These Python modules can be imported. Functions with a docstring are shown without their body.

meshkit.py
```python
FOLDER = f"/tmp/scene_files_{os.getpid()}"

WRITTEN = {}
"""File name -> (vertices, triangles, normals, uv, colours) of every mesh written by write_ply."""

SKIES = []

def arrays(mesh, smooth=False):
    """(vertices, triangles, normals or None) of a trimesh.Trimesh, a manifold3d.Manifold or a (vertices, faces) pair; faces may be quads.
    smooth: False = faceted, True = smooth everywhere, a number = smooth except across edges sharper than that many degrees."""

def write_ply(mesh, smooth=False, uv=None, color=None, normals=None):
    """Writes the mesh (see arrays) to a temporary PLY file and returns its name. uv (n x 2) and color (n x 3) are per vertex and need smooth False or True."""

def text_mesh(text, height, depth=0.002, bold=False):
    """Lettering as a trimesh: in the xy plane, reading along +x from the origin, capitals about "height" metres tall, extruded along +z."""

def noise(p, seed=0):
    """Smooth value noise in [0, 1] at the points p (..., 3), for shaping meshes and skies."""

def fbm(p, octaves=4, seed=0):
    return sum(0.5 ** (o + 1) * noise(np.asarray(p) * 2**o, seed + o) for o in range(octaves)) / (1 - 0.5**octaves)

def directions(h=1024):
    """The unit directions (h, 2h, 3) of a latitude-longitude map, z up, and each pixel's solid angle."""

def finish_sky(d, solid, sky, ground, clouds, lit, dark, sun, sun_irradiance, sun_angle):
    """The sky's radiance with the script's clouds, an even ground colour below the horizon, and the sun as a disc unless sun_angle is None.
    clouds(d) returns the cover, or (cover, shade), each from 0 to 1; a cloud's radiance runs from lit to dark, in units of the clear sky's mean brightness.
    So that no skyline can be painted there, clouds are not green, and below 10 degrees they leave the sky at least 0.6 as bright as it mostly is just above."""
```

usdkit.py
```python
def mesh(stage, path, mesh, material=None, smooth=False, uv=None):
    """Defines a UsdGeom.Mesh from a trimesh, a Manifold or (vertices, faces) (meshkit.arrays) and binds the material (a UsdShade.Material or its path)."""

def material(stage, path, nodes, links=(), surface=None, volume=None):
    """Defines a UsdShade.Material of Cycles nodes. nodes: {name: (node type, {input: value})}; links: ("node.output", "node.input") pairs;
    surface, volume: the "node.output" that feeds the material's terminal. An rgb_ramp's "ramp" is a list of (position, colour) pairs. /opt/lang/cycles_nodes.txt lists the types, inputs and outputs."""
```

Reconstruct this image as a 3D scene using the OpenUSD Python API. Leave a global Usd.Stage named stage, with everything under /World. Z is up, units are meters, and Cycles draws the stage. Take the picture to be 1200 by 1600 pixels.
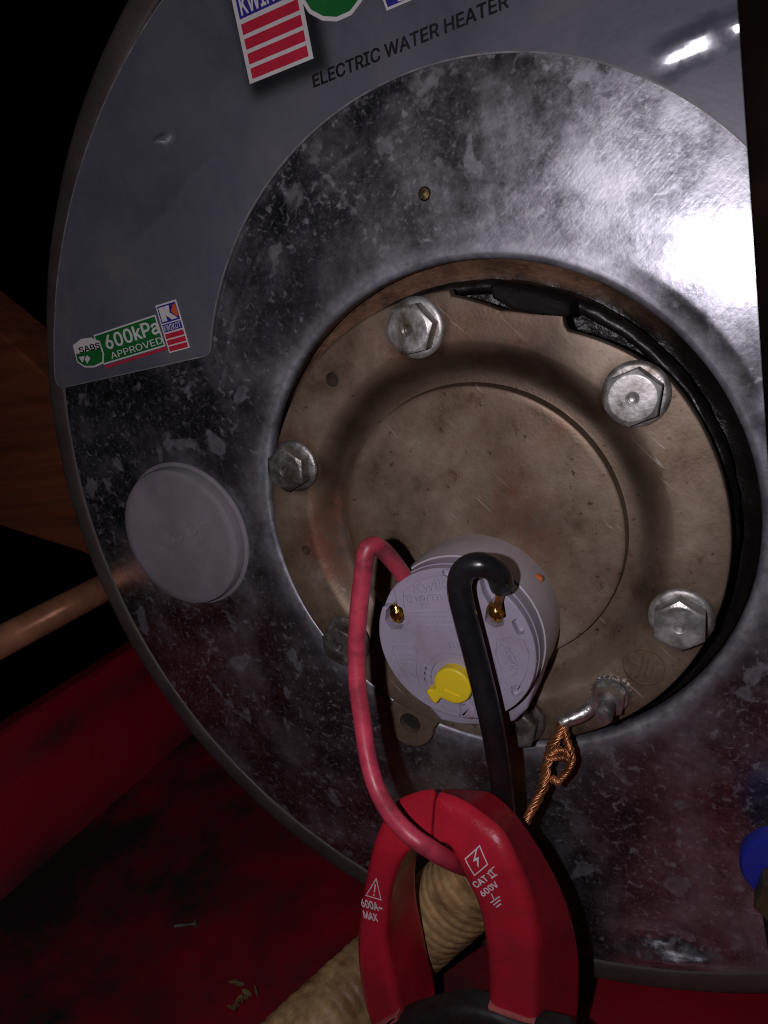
import math, random
import numpy as np, trimesh, manifold3d as m3, usdkit, meshkit
from shapely.geometry import Polygon, Point, LineString, box as sbox
from shapely import affinity
from pxr import Usd, UsdGeom, UsdLux, Gf, Sdf, UsdShade, Vt
rng = np.random.default_rng(7); random.seed(7)
stage = Usd.Stage.CreateInMemory()
UsdGeom.SetStageUpAxis(stage, UsdGeom.Tokens.z); UsdGeom.SetStageMetersPerUnit(stage, 1.0)
UsdGeom.Xform.Define(stage, '/World'); UsdGeom.Scope.Define(stage, '/World/Looks')
# ---- plate frame: x right, y up along the heater's end cover, h out of it (towards the viewer); Z0 = height of the heater's axis
Z0 = 0.30
B = np.array([[1, 0, 0], [0, 0, -1], [0, 1, 0.]])            # plate (x,y,h) -> world (x,-h,y)
def W(p): return np.asarray(p, float) @ B.T + [0, 0, Z0]
# ---- camera
F = 1150.0
C = np.array([0.0835913731867226, 0.06066666466224666, 0.2360454688807038])
R = np.array([[0.8795791273806587, -0.20556102869708964, -0.4290515378800933], [-0.07052483143688182, -0.9482108576212671, 0.30971344439649434], [-0.47049634092846915, -0.24215869377359817, -0.8485236356182344]])
cam = UsdGeom.Camera.Define(stage, '/World/camera')
cr, cd, cf = R @ B.T
cw = W(C)
cam.AddTransformOp().Set(Gf.Matrix4d(*cr, 0, *(-cd), 0, *(-cf), 0, *cw, 1))
cam.CreateHorizontalApertureAttr(24.0); cam.CreateVerticalApertureAttr(32.0); cam.CreateFocalLengthAttr(24.0 * F / 1200)
cam.CreateClippingRangeAttr(Gf.Vec2f(0.005, 20)); cam.CreateFStopAttr(30.0); cam.CreateFocusDistanceAttr(0.29)
cam.CreateExposureAttr(0.0)
# ---- the only lamp: a phone's small flash beside the lens
FLASH = C - 0.034 * R[0] - 0.003 * R[1]
AIM = R[2]
fl = UsdLux.DiskLight.Define(stage, '/World/flash_lamp')
fl.CreateRadiusAttr(0.0032); fl.CreateIntensityAttr(3500.0); fl.CreateColorAttr(Gf.Vec3f(0.98, 0.905, 1.0))
zl = -(B @ AIM); xl = np.cross([0, 0, 1.0], zl); xl /= np.linalg.norm(xl); yl = np.cross(zl, xl)
fl.AddTransformOp().Set(Gf.Matrix4d(*xl, 0, *yl, 0, *zl, 0, *W(FLASH), 1))

# ---- helpers
def at(p, h=0.0):
    """point of the plane h (parallel to the cover) seen at pixel p of the 1200x1600 photograph"""
    d = np.array([(p[0] - 600) / F, (p[1] - 800) / F, 1.0]) @ R
    return C + (h - C[2]) / d[2] * d
def at_y(p, y):
    d = np.array([(p[0] - 600) / F, (p[1] - 800) / F, 1.0]) @ R
    return C + (y - C[1]) / d[1] * d
def ats(ps): return np.array([at(p[:2], p[2]) for p in ps])
used = {}
def numbered(parent, name):
    k = used.get((parent, name), 0); used[(parent, name)] = k + 1
    return name if k == 0 else f'{name}_{k:03d}'
bases = {}
def thing(name, label, cat, base=(0, 0, 0), group=None, kind=None):
    path = '/World/' + numbered('/World', name)
    x = UsdGeom.Xform.Define(stage, path); x.AddTranslateOp().Set(Gf.Vec3d(*W(base)))
    pr = x.GetPrim(); tag(pr, label, cat, group, kind); bases[path] = W(base)
    return path
def tag(pr, label=None, cat=None, group=None, kind=None):
    for k, v in (('label', label), ('category', cat), ('group', group), ('kind', kind)):
        if v: pr.SetCustomDataByKey(k, v)
def base_of(path):
    for k in bases:
        if path == k or path.startswith(k + '/'): return bases[k]
    return np.zeros(3)
def part(parent, name, mesh, mat, smooth=35, label=None, paint=None):
    v, f, n = meshkit.arrays(mesh, smooth)
    path = parent + '/' + numbered(parent, name)
    vw = W(v) - base_of(parent)
    m = UsdGeom.Mesh.Define(stage, path)
    m.CreatePointsAttr(Vt.Vec3fArray.FromNumpy(vw.astype(np.float32)))
    m.CreateFaceVertexCountsAttr(Vt.IntArray.FromNumpy(np.full(len(f), 3, np.int32)))
    m.CreateFaceVertexIndicesAttr(Vt.IntArray.FromNumpy(f.astype(np.int32).ravel()))
    m.CreateSubdivisionSchemeAttr('none')
    if n is not None:
        m.CreateNormalsAttr(Vt.Vec3fArray.FromNumpy((n @ B.T).astype(np.float32))); m.SetNormalsInterpolation('vertex')
    if paint:
        for k, fn in paint.items():
            UsdGeom.PrimvarsAPI(m).CreatePrimvar(k, Sdf.ValueTypeNames.FloatArray, 'vertex').Set(Vt.FloatArray.FromNumpy(np.asarray(fn(v), np.float32)))
    UsdShade.MaterialBindingAPI.Apply(m.GetPrim()).Bind(mat)
    if label: m.GetPrim().SetCustomDataByKey('label', label)
    return path
def cat_(ms): return trimesh.util.concatenate([as_tm(m) for m in ms])
def as_tm(m):
    if isinstance(m, m3.Manifold):
        a = m.to_mesh(); return trimesh.Trimesh(a.vert_properties[:, :3], a.tri_verts, process=False)
    if isinstance(m, tuple):
        v, f, _ = meshkit.arrays(m); return trimesh.Trimesh(v, f, process=False)
    return m
def as_m3(t):
    t = as_tm(t); t = trimesh.Trimesh(t.vertices, t.faces, process=True)
    out = m3.Manifold(m3.Mesh(np.asarray(t.vertices, np.float32), np.asarray(t.faces, np.uint32))); assert out.num_tri() > 0, 'not a solid'
    return out
def spline(P, n=12, closed=False):
    P = np.asarray(P, float); out = []
    Q = np.vstack([2 * P[0] - P[1], P, 2 * P[-1] - P[-2]])
    for i in range(1, len(Q) - 2):
        a, b, c, d = Q[i - 1:i + 3]; t = np.linspace(0, 1, n, endpoint=False)[:, None]
        # centripetal-ish catmull rom
        out.append(0.5 * ((2 * b) + (-a + c) * t + (2 * a - 5 * b + 4 * c - d) * t**2 + (-a + 3 * b - 3 * c + d) * t**3))
    return np.vstack(out + [P[-1:]])
def resample(P, step):
    P = np.asarray(P, float); s = np.concatenate([[0], np.cumsum(np.linalg.norm(np.diff(P, axis=0), axis=1))])
    n = max(2, int(s[-1] / step) + 1); t = np.linspace(0, s[-1], n)
    return np.stack([np.interp(t, s, P[:, k]) for k in range(P.shape[1])], 1)
def frames(P):
    T = np.gradient(P, axis=0); T /= np.linalg.norm(T, axis=1, keepdims=True)
    N = np.zeros_like(P); a = np.array([0, 0, 1.0]) if abs(T[0][2]) < .9 else np.array([1.0, 0, 0])
    N[0] = np.cross(T[0], a); N[0] /= np.linalg.norm(N[0])
    for i in range(1, len(P)):
        v = N[i - 1] - T[i] * (N[i - 1] @ T[i]); N[i] = v / np.linalg.norm(v)
    return T, N, np.cross(T, N)
def tube(P, r, n=20, wob=0.0, seed=0):
    P = np.asarray(P, float); T, N, Bn = frames(P); L = len(P)
    rr = np.broadcast_to(np.asarray(r, float), (L,)).copy()
    a = np.linspace(0, 2 * np.pi, n, endpoint=False)
    rad = rr[:, None] * np.ones(n)
    if wob:
        q = P[:, None] * 90 + np.stack([np.cos(a), np.sin(a), 0 * a], 1)[None] * 1.2
        rad = rad * (1 + wob * (meshkit.fbm(q, 3, seed) - .5) * 2)
    V = P[:, None] + rad[..., None] * (np.cos(a)[None, :, None] * N[:, None] + np.sin(a)[None, :, None] * Bn[:, None])
    V = V.reshape(-1, 3); i = np.arange(L - 1)[:, None] * n; j = np.arange(n)[None]; k = (j + 1) % n
    Fq = np.stack([i + j, i + k, i + n + k, i + n + j], -1).reshape(-1, 4)
    Ft = np.vstack([Fq[:, [0, 1, 2]], Fq[:, [0, 2, 3]]])
    V = np.vstack([V, P[:1], P[-1:]]); c0, c1 = L * n, L * n + 1; jj = np.arange(n); kk = (jj + 1) % n
    Ft = np.vstack([Ft, np.stack([np.full(n, c0), kk, jj], 1), np.stack([np.full(n, c1), (L - 1) * n + jj, (L - 1) * n + kk], 1)])
    t = trimesh.Trimesh(V, Ft, process=False); return t
def revolve(prof, c=(0, 0), n=96):
    """closed lathe about the axis through c along h. prof: (r, h) pairs"""
    t = trimesh.creation.revolve(np.asarray(prof, float), sections=n); t.apply_translation([c[0], c[1], 0]); return t
def offset_poly(P, d):
    """moves every vertex of a closed ccw outline inwards by d along its normal"""
    a, b = np.roll(P, 1, 0), np.roll(P, -1, 0); t1 = P - a; t2 = b - P
    t1 /= np.linalg.norm(t1, axis=1, keepdims=True); t2 /= np.linalg.norm(t2, axis=1, keepdims=True)
    n1 = np.stack([-t1[:, 1], t1[:, 0]], 1); n2 = np.stack([-t2[:, 1], t2[:, 0]], 1); n = n1 + n2
    n /= np.maximum(np.linalg.norm(n, axis=1, keepdims=True), 1e-9); s = np.maximum((n * n1).sum(1, keepdims=True), .5)
    return P + n * d / s
def slab(P, h1, h0, r=0.0, k=5, rb=None, step=None, hfun=None, rw=None, fine=None, dfun=None):
    """solid between planes h0 (back) and h1 (front) with the outline P (n x 2), front edges rounded by r"""
    P = np.asarray(P, float)[:, :2]
    if step: P = resample(np.vstack([P, P[:1]]), step)[:-1]
    if Polygon(P).exterior.is_ccw is False: P = P[::-1]
    rings = []
    rb = r * .6 if rb is None else rb
    if r: rings += [(r - r * math.sin(t), h1 - r + r * math.cos(t)) for t in np.linspace(0, math.pi / 2, k)]
    else: rings += [(0, h1)]
    rings += [(rb - rb * math.sin(t), h0 + rb - rb * math.cos(t)) for t in np.linspace(math.pi / 2, 0, k)] if rb else [(0, h0)]
    n = len(P); V = []
    wt = np.ones(n) if rw is None else rw(P)
    for d, h in rings:
        Q = P + (offset_poly(P, d) - P) * wt[:, None] if d else P
        V.append(np.column_stack([Q, np.full(n, h)]))
    Fq = []
    for i in range(len(rings) - 1):
        j = np.arange(n); kk = (j + 1) % n
        Fq.append(np.stack([i * n + j, (i + 1) * n + j, (i + 1) * n + kk, i * n + kk], 1))
    Fq = np.vstack(Fq); Ft = np.vstack([Fq[:, [0, 1, 2]], Fq[:, [0, 2, 3]]])
    import mapbox_earcut as me
    def cap(ring):
        return np.asarray(me.triangulate_float64(np.ascontiguousarray(ring[:, :2]), np.array([len(ring)], np.uint32))).reshape(-1, 3)
    t0 = cap(V[0]); t1 = cap(V[-1])
    def orient(tri, ring, up):
        a, b, c = ring[tri[:, 0], :2], ring[tri[:, 1], :2], ring[tri[:, 2], :2]
        s = (b[:, 0] - a[:, 0]) * (c[:, 1] - a[:, 1]) - (b[:, 1] - a[:, 1]) * (c[:, 0] - a[:, 0])
        bad = (s < 0) if up else (s > 0); tri = tri.copy(); tri[bad] = tri[bad][:, ::-1]; return tri
    Ft = np.vstack([Ft, orient(t0, V[0], True), orient(t1, V[-1], False) + (len(rings) - 1) * n])
    t = trimesh.Trimesh(np.vstack(V), Ft, process=False)
    if fine:
        v, f = trimesh.remesh.subdivide_to_size(t.vertices, t.faces, fine, max_iter=20); t = trimesh.Trimesh(v, f, process=True)
    if dfun is not None: t.vertices[:, :2] += dfun(t.vertices)
    if hfun is not None: t.vertices[:, 2] += hfun(t.vertices)
    return t
def soften(P, r):
    g = Polygon(np.asarray(P)[:, :2]).buffer(0)
    if g.geom_type != 'Polygon': g = max(g.geoms, key=lambda x: x.area)
    g = g.buffer(-r, 10).buffer(2 * r, 10).buffer(-r, 10)
    if g.geom_type != 'Polygon': g = max(g.geoms, key=lambda x: x.area)
    return np.array(g.exterior.coords)[:-1]
def flat(poly, h, d=0.00012):
    gs = getattr(poly, 'geoms', [poly]); ms = []
    for g in gs:
        if g.area < 1e-10: continue
        t = trimesh.creation.extrude_polygon(g, d, engine='earcut'); t.apply_translation([0, 0, h]); ms.append(t)
    return trimesh.util.concatenate(ms)
def px_poly(ps, h): return np.array([at(p, h)[:2] for p in ps])
def text_on(s, p0, p1, h, cap, bold=True, depth=0.00012, up=None, slant=0.0):
    """lettering whose baseline runs between pixels p0 and p1 on the plane h; cap = pixel of the top of the first letter or metres"""
    a, b = at(p0, h)[:2], at(p1, h)[:2]; u = (b - a); L = np.linalg.norm(u); u /= L
    v = np.array([-u[1], u[0]])
    hh = cap if np.isscalar(cap) else abs((at(cap, h)[:2] - a) @ v)
    t = meshkit.text_mesh(s, hh, depth, bold); x0, x1 = t.bounds[0][0], t.bounds[1][0]
    q = t.vertices.copy(); X = (q[:, 0] - x0) * L / (x1 - x0) + slant * q[:, 1]
    t.vertices = np.column_stack([a + X[:, None] * u + q[:, 1:2] * v, q[:, 2] + h]); return t
def ring_poly(c, r1, r0, n=72): return Point(*c).buffer(r1, n).difference(Point(*c).buffer(r0, n))

# ---- materials
def mat(name, nodes, links, surface='p.BSDF', volume=None): return usdkit.material(stage, '/World/Looks/' + name, nodes, links, surface=surface, volume=volume)
def plain(name, color, rough=.5, metallic=0., var=.25, scale=60., bump=.15, bscale=400., dirt=None, dirt_amt=.5, coat=0., spec=.5, sub=0., rvar=.12):
    c = np.array(color, float); lo, hi = np.clip(c * (1 - var), 0, 1), np.clip(c * (1 + var), 0, 1)
    nodes = {'g': ('geometry', {}), 'n': ('noise_texture', {'scale': scale, 'detail': 5., 'roughness': .6}),
             'r': ('rgb_ramp', {'ramp': [(.3, lo), (.7, hi)]}),
             'nb': ('noise_texture', {'scale': bscale, 'detail': 3.}), 'b': ('bump', {'strength': bump, 'distance': .0006}),
             'rr': ('map_range', {'from_min': .3, 'from_max': .7, 'to_min': max(rough - rvar, .02), 'to_max': min(rough + rvar, 1), 'clamp': True}),
             'p': ('principled_bsdf', {'metallic': metallic, 'coat_weight': coat, 'specular_ior_level': spec, 'subsurface_weight': sub, 'subsurface_scale': .002})}
    links = [('g.position', 'n.vector'), ('n.fac', 'r.fac'), ('g.position', 'nb.vector'), ('nb.fac', 'b.height'), ('b.normal', 'p.normal'), ('n.fac', 'rr.value'), ('rr.result', 'p.roughness')]
    out = 'r.color'
    if dirt is not None:
        nodes |= {'nd': ('noise_texture', {'scale': scale * .45, 'detail': 8., 'roughness': .65, 'distortion': .4}), 'rd': ('rgb_ramp', {'ramp': [(.5 - .12 * dirt_amt, (0, 0, 0)), (.72 - .12 * dirt_amt, (1, 1, 1))]}),
                  'md': ('mix_color', {'b': dirt})}
        links += [('g.position', 'nd.vector'), ('nd.fac', 'rd.fac'), ('rd.color', 'md.fac'), ('r.color', 'md.a')]; out = 'md.result'
    links.append((out, 'p.base_color'))
    return mat(name, nodes, links)

M = {}
# galvanised cover: zinc with grey-white oxide blotches and flecks, a pale bloom beside the hole (paint "haze"), rubbed scratches
M['zinc'] = mat('galvanised_steel', {
    'g': ('geometry', {}),
    'n1': ('noise_texture', {'scale': 27., 'detail': 10., 'roughness': .70, 'distortion': .2}), 'r1': ('rgb_ramp', {'ramp': [(.46, (0, 0, 0)), (.72, (1, 1, 1))]}),
    'n2': ('noise_texture', {'scale': 330., 'detail': 3., 'roughness': .5, 'distortion': .5}), 'r2': ('rgb_ramp', {'ramp': [(.555, (0, 0, 0)), (.665, (.5, .5, .5)), (.76, (.7, .7, .7))]}),
    'n3': ('noise_texture', {'scale': 62., 'detail': 5., 'roughness': .55, 'distortion': .3}), 'r3': ('rgb_ramp', {'ramp': [(.585, (0, 0, 0)), (.64, (.55, .55, .55)), (.76, (.40, .40, .40))]}),
    'n4': ('noise_texture', {'scale': 18., 'detail': 3.}), 'r4': ('rgb_ramp', {'ramp': [(.34, (.35, .35, .35)), (.6, (1, 1, 1))]}),
    'hz': ('attribute', {'attribute': 'haze'}), 'n5': ('noise_texture', {'scale': 760., 'detail': 4., 'roughness': .6}), 'r5': ('rgb_ramp', {'ramp': [(.55, (0, 0, 0)), (.72, (.6, .6, .6))]}), 'a0': ('math', {'math_type': 'maximum'}),
    'm2': ('math', {'math_type': 'multiply', 'use_clamp': True}),
    'm1': ('math', {'math_type': 'multiply', 'value2': .46}),
    'a1': ('math', {'math_type': 'maximum'}), 'a2': ('math', {'math_type': 'maximum'}),
    'hn': ('math', {'math_type': 'multiply_add', 'value2': 1.6, 'value3': -.15, 'use_clamp': True}), 'hm': ('math', {'math_type': 'multiply'}), 'a3': ('math', {'math_type': 'maximum', 'use_clamp': True}),
    'zc': ('rgb_ramp', {'ramp': [(.3, (.20, .198, .222)), (.7, (.44, .435, .47))]}), 'nz': ('noise_texture', {'scale': 55., 'detail': 9., 'roughness': .75}), 'nzr': ('map_range', {'from_min': .35, 'from_max': .65, 'to_min': .2, 'to_max': .8, 'clamp': True}),
    'oc': ('rgb_ramp', {'ramp': [(.3, (.22, .22, .255)), (.7, (.47, .465, .51))]}),
    'mc': ('mix_color', {}),
    'me': ('math', {'math_type': 'multiply_add', 'value2': -.5, 'value3': .97}),
    'ro': ('math', {'math_type': 'multiply_add', 'value2': .19, 'value3': .275}), 'ro2': ('map_range', {'from_min': .3, 'from_max': .7, 'to_min': -.07, 'to_max': .09, 'clamp': True}), 'ro3': ('math', {'math_type': 'add', 'use_clamp': True}),
    'mp': ('mapping', {'mapping_type': 'texture', 'rotation': (0, -.66, 0), 'scale': (1 / 45., 1 / 60., 1 / 1100.)}), 'ns': ('noise_texture', {'scale': 1., 'detail': 4., 'roughness': .7}),
    'nf': ('noise_texture', {'scale': 700., 'detail': 3.}),
    'b1': ('bump', {'strength': .05, 'distance': .0004}), 'b2': ('bump', {'strength': .09, 'distance': .0003}), 'b3': ('bump', {'strength': .06, 'distance': .0003}),
    'p': ('principled_bsdf', {})},
    [('g.position', f'{n}.vector') for n in ('n1', 'n2', 'n3', 'n4', 'nf', 'mp')] + [('n1.fac', 'r1.fac'), ('n2.fac', 'r2.fac'), ('n3.fac', 'r3.fac'), ('n4.fac', 'r4.fac'),
     ('g.position', 'n5.vector'), ('n5.fac', 'r5.fac'), ('r2.color', 'a0.value1'), ('r5.color', 'a0.value2'), ('a0.value', 'm2.value1'), ('r4.color', 'm2.value2'), ('r1.color', 'm1.value1'), ('m2.value', 'a1.value1'), ('r3.color', 'a1.value2'), ('a1.value', 'a2.value1'), ('m1.value', 'a2.value2'),
     ('n1.fac', 'hn.value1'), ('hn.value', 'hm.value1'), ('hz.fac', 'hm.value2'), ('a2.value', 'a3.value1'), ('hm.value', 'a3.value2'),
     ('g.position', 'nz.vector'), ('nz.fac', 'nzr.value'), ('nzr.result', 'zc.fac'), ('n2.fac', 'oc.fac'), ('zc.color', 'mc.a'), ('oc.color', 'mc.b'), ('a3.value', 'mc.fac'), ('mc.result', 'p.base_color'),
     ('a3.value', 'me.value1'), ('me.value', 'p.metallic'), ('a3.value', 'ro.value1'), ('nz.fac', 'ro2.value'), ('ro.value', 'ro3.value1'), ('ro2.result', 'ro3.value2'), ('ro3.value', 'p.roughness'),
     ('mp.vector', 'ns.vector'), ('ns.fac', 'b1.height'), ('nf.fac', 'b2.height'), ('b1.normal', 'b2.normal'), ('a3.value', 'b3.height'), ('b2.normal', 'b3.normal'), ('b3.normal', 'p.normal')])
# flange: dull stainless with brown tarnish (paint "grime" for the groove, "rust" for bleeding rust), scratches
M['flange'] = mat('tarnished_steel', {
    'g': ('geometry', {}),
    'n1': ('noise_texture', {'scale': 36., 'detail': 8., 'roughness': .68}), 'c1': ('rgb_ramp', {'ramp': [(.30, (.10, .066, .038)), (.45, (.24, .175, .118)), (.58, (.315, .24, .172)), (.74, (.43, .36, .28))]}),
    'gr': ('attribute', {'attribute': 'grime'}), 'ru': ('attribute', {'attribute': 'rust'}),
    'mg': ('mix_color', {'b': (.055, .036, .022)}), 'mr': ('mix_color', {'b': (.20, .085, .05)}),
    'n2': ('noise_texture', {'scale': 110., 'detail': 6., 'roughness': .7}), 'r2': ('rgb_ramp', {'ramp': [(.62, (0, 0, 0)), (.72, (.75, .75, .75))]}), 'ms': ('mix_color', {'b': (.12, .06, .035)}),
    'gn': ('math', {'math_type': 'multiply', 'use_clamp': True}), 'gk': ('map_range', {'from_min': .3, 'from_max': .6, 'to_min': .6, 'to_max': 1.15, 'clamp': True}),
    'rn': ('math', {'math_type': 'multiply', 'use_clamp': True}), 'rk': ('map_range', {'from_min': .38, 'from_max': .6, 'to_min': .1, 'to_max': 1.1, 'clamp': True}),
    'mp': ('mapping', {'mapping_type': 'texture', 'rotation': (0, .9, 0), 'scale': (1 / 70., 1 / 60., 1 / 900.)}), 'ns': ('noise_texture', {'scale': 1., 'detail': 2., 'roughness': .5, 'distortion': .6}),
    'rs': ('rgb_ramp', {'ramp': [(.70, (0, 0, 0)), (.74, (.55, .55, .55))]}), 'mx': ('mix_color', {'b': (.62, .57, .50)}),
    'nk': ('noise_texture', {'scale': 420., 'detail': 3.}), 'rk2': ('rgb_ramp', {'ramp': [(.66, (0, 0, 0)), (.74, (.8, .8, .8))]}), 'mk': ('mix_color', {'b': (.06, .04, .03)}),
    'b1': ('bump', {'strength': .05, 'distance': .0004}), 'b2': ('bump', {'strength': .18, 'distance': .0003}), 'nf': ('noise_texture', {'scale': 900., 'detail': 2.}),
    'ro': ('map_range', {'from_min': .3, 'from_max': .7, 'to_min': .40, 'to_max': .58, 'clamp': True}),
    'p': ('principled_bsdf', {'metallic': .55})},
    [('g.position', f'{n}.vector') for n in ('n1', 'n2', 'nf', 'mp')] + [('n1.fac', 'c1.fac'), ('n2.fac', 'r2.fac'), ('g.position', 'nk.vector'), ('nk.fac', 'rk2.fac'), ('ns.fac', 'rs.fac'), ('c1.color', 'mx.a'), ('rs.color', 'mx.fac'), ('mx.result', 'mk.a'), ('rk2.color', 'mk.fac'), ('mk.result', 'ms.a'), ('r2.color', 'ms.fac'),
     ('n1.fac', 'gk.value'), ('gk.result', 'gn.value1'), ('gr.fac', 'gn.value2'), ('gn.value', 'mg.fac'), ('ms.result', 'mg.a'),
     ('n2.fac', 'rk.value'), ('rk.result', 'rn.value1'), ('ru.fac', 'rn.value2'), ('rn.value', 'mr.fac'), ('mg.result', 'mr.a'), ('mr.result', 'p.base_color'),
     ('mp.vector', 'ns.vector'), ('ns.fac', 'b1.height'), ('nf.fac', 'b2.height'), ('b1.normal', 'b2.normal'), ('b2.normal', 'p.normal'), ('n1.fac', 'ro.value'), ('ro.result', 'p.roughness')])
# printed silver film of the label (paint "ink": the printed soft shadow behind the big badge)
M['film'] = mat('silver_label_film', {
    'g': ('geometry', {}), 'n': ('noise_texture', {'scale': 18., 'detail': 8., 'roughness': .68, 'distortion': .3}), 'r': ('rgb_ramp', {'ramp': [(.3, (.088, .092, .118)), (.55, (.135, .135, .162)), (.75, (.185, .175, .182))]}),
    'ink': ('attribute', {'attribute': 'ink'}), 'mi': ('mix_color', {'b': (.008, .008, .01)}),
    'n2': ('noise_texture', {'scale': 6., 'detail': 2.}), 'b': ('bump', {'strength': .5, 'distance': .002}), 'n3': ('noise_texture', {'scale': 500., 'detail': 3.}), 'b3': ('bump', {'strength': .08, 'distance': .0004}),
    'ro': ('map_range', {'from_min': .3, 'from_max': .7, 'to_min': .38, 'to_max': .5, 'clamp': True}),
    'p': ('principled_bsdf', {'metallic': .2, 'coat_weight': .7, 'coat_roughness': .15})},
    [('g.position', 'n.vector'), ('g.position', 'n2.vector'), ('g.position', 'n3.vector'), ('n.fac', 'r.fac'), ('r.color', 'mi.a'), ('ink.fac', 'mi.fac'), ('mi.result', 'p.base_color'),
     ('n2.fac', 'b.height'), ('n3.fac', 'b3.height'), ('b.normal', 'b3.normal'), ('b3.normal', 'p.normal'), ('n.fac', 'ro.value'), ('ro.result', 'p.roughness')])
def ink(name, c): return plain(name, c, .35, 0, .08, 90, .05, 600)
M['ink_white'] = ink('white_ink', (.62, .60, .58)); M['ink_red'] = ink('red_ink', (.50, .022, .05)); M['ink_blue'] = ink('blue_ink', (.035, .03, .24))
M['ink_green'] = ink('green_ink', (.012, .13, .03)); M['ink_black'] = ink('black_ink', (.012, .011, .013)); M['ink_orange'] = ink('orange_ink', (.65, .10, .02))
M['bolt'] = plain('zinc_bolt', (.54, .53, .51), .44, .7, .3, 130, .2, 500, dirt=(.12, .09, .06), dirt_amt=.75)
M['bolt_rust'] = plain('dull_bolt', (.36, .34, .32), .45, .8, .3, 160, .4, 500, dirt=(.09, .06, .04), dirt_amt=.6)
M['bright'] = plain('bright_plated_steel', (.66, .64, .61), .29, .92, .15, 200, .3, 700)
M['insul'] = mat('brown_insulation', {'g': ('geometry', {}), 'n': ('noise_texture', {'scale': 90., 'detail': 6., 'roughness': .65}), 'c': ('rgb_ramp', {'ramp': [(.3, (.05, .025, .014)), (.55, (.19, .10, .055)), (.75, (.26, .15, .09))]}),
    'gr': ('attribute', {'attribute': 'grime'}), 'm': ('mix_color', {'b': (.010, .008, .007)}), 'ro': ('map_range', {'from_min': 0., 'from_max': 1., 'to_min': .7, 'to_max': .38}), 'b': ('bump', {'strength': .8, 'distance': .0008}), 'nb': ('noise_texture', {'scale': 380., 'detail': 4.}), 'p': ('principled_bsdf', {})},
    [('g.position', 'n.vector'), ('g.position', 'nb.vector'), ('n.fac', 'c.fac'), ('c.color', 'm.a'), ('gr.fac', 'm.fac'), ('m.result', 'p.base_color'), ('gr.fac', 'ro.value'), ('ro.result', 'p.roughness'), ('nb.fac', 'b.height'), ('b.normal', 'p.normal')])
M['tar'] = plain('black_sealant', (.012, .010, .009), .42, 0, .5, 120, .6, 260)
M['anode'] = plain('grey_cap_plastic', (.235, .205, .235), .55, 0, .10, 50, .12, 600, dirt=(.17, .15, .16), dirt_amt=.35)
M['lavender'] = plain('lavender_grey_plastic', (.365, .33, .415), .34, 0, .06, 70, .10, 900, dirt=(.27, .23, .265), dirt_amt=.3)
M['pale'] = plain('pale_grey_plastic', (.47, .43, .46), .42, 0, .06, 60, .12, 900, dirt=(.36, .31, .31), dirt_amt=.1)
M['yellow'] = plain('yellow_plastic', (.80, .60, .02), .38, 0, .05, 80, .06, 700)
M['brass'] = plain('brass', (.85, .55, .13), .24, 1., .3, 300, .6, 500)
M['oldbrass'] = plain('tarnished_brass', (.20, .16, .08), .4, 1., .35, 120, .4, 500)
M['darkbrass'] = plain('dirty_brass', (.10, .08, .04), .5, .5, .35, 120, .4, 500)
M['redwire'] = plain('red_wire_insulation', (.60, .055, .10), .38, 0, .12, 120, .12, 500, dirt=(.24, .03, .045), dirt_amt=.6)
M['blackwire'] = plain('black_wire_insulation', (.012, .012, .013), .30, 0, .3, 120, .10, 500)
M['copper'] = plain('bare_copper', (.62, .29, .13), .40, .9, .35, 200, .25, 700)
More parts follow.
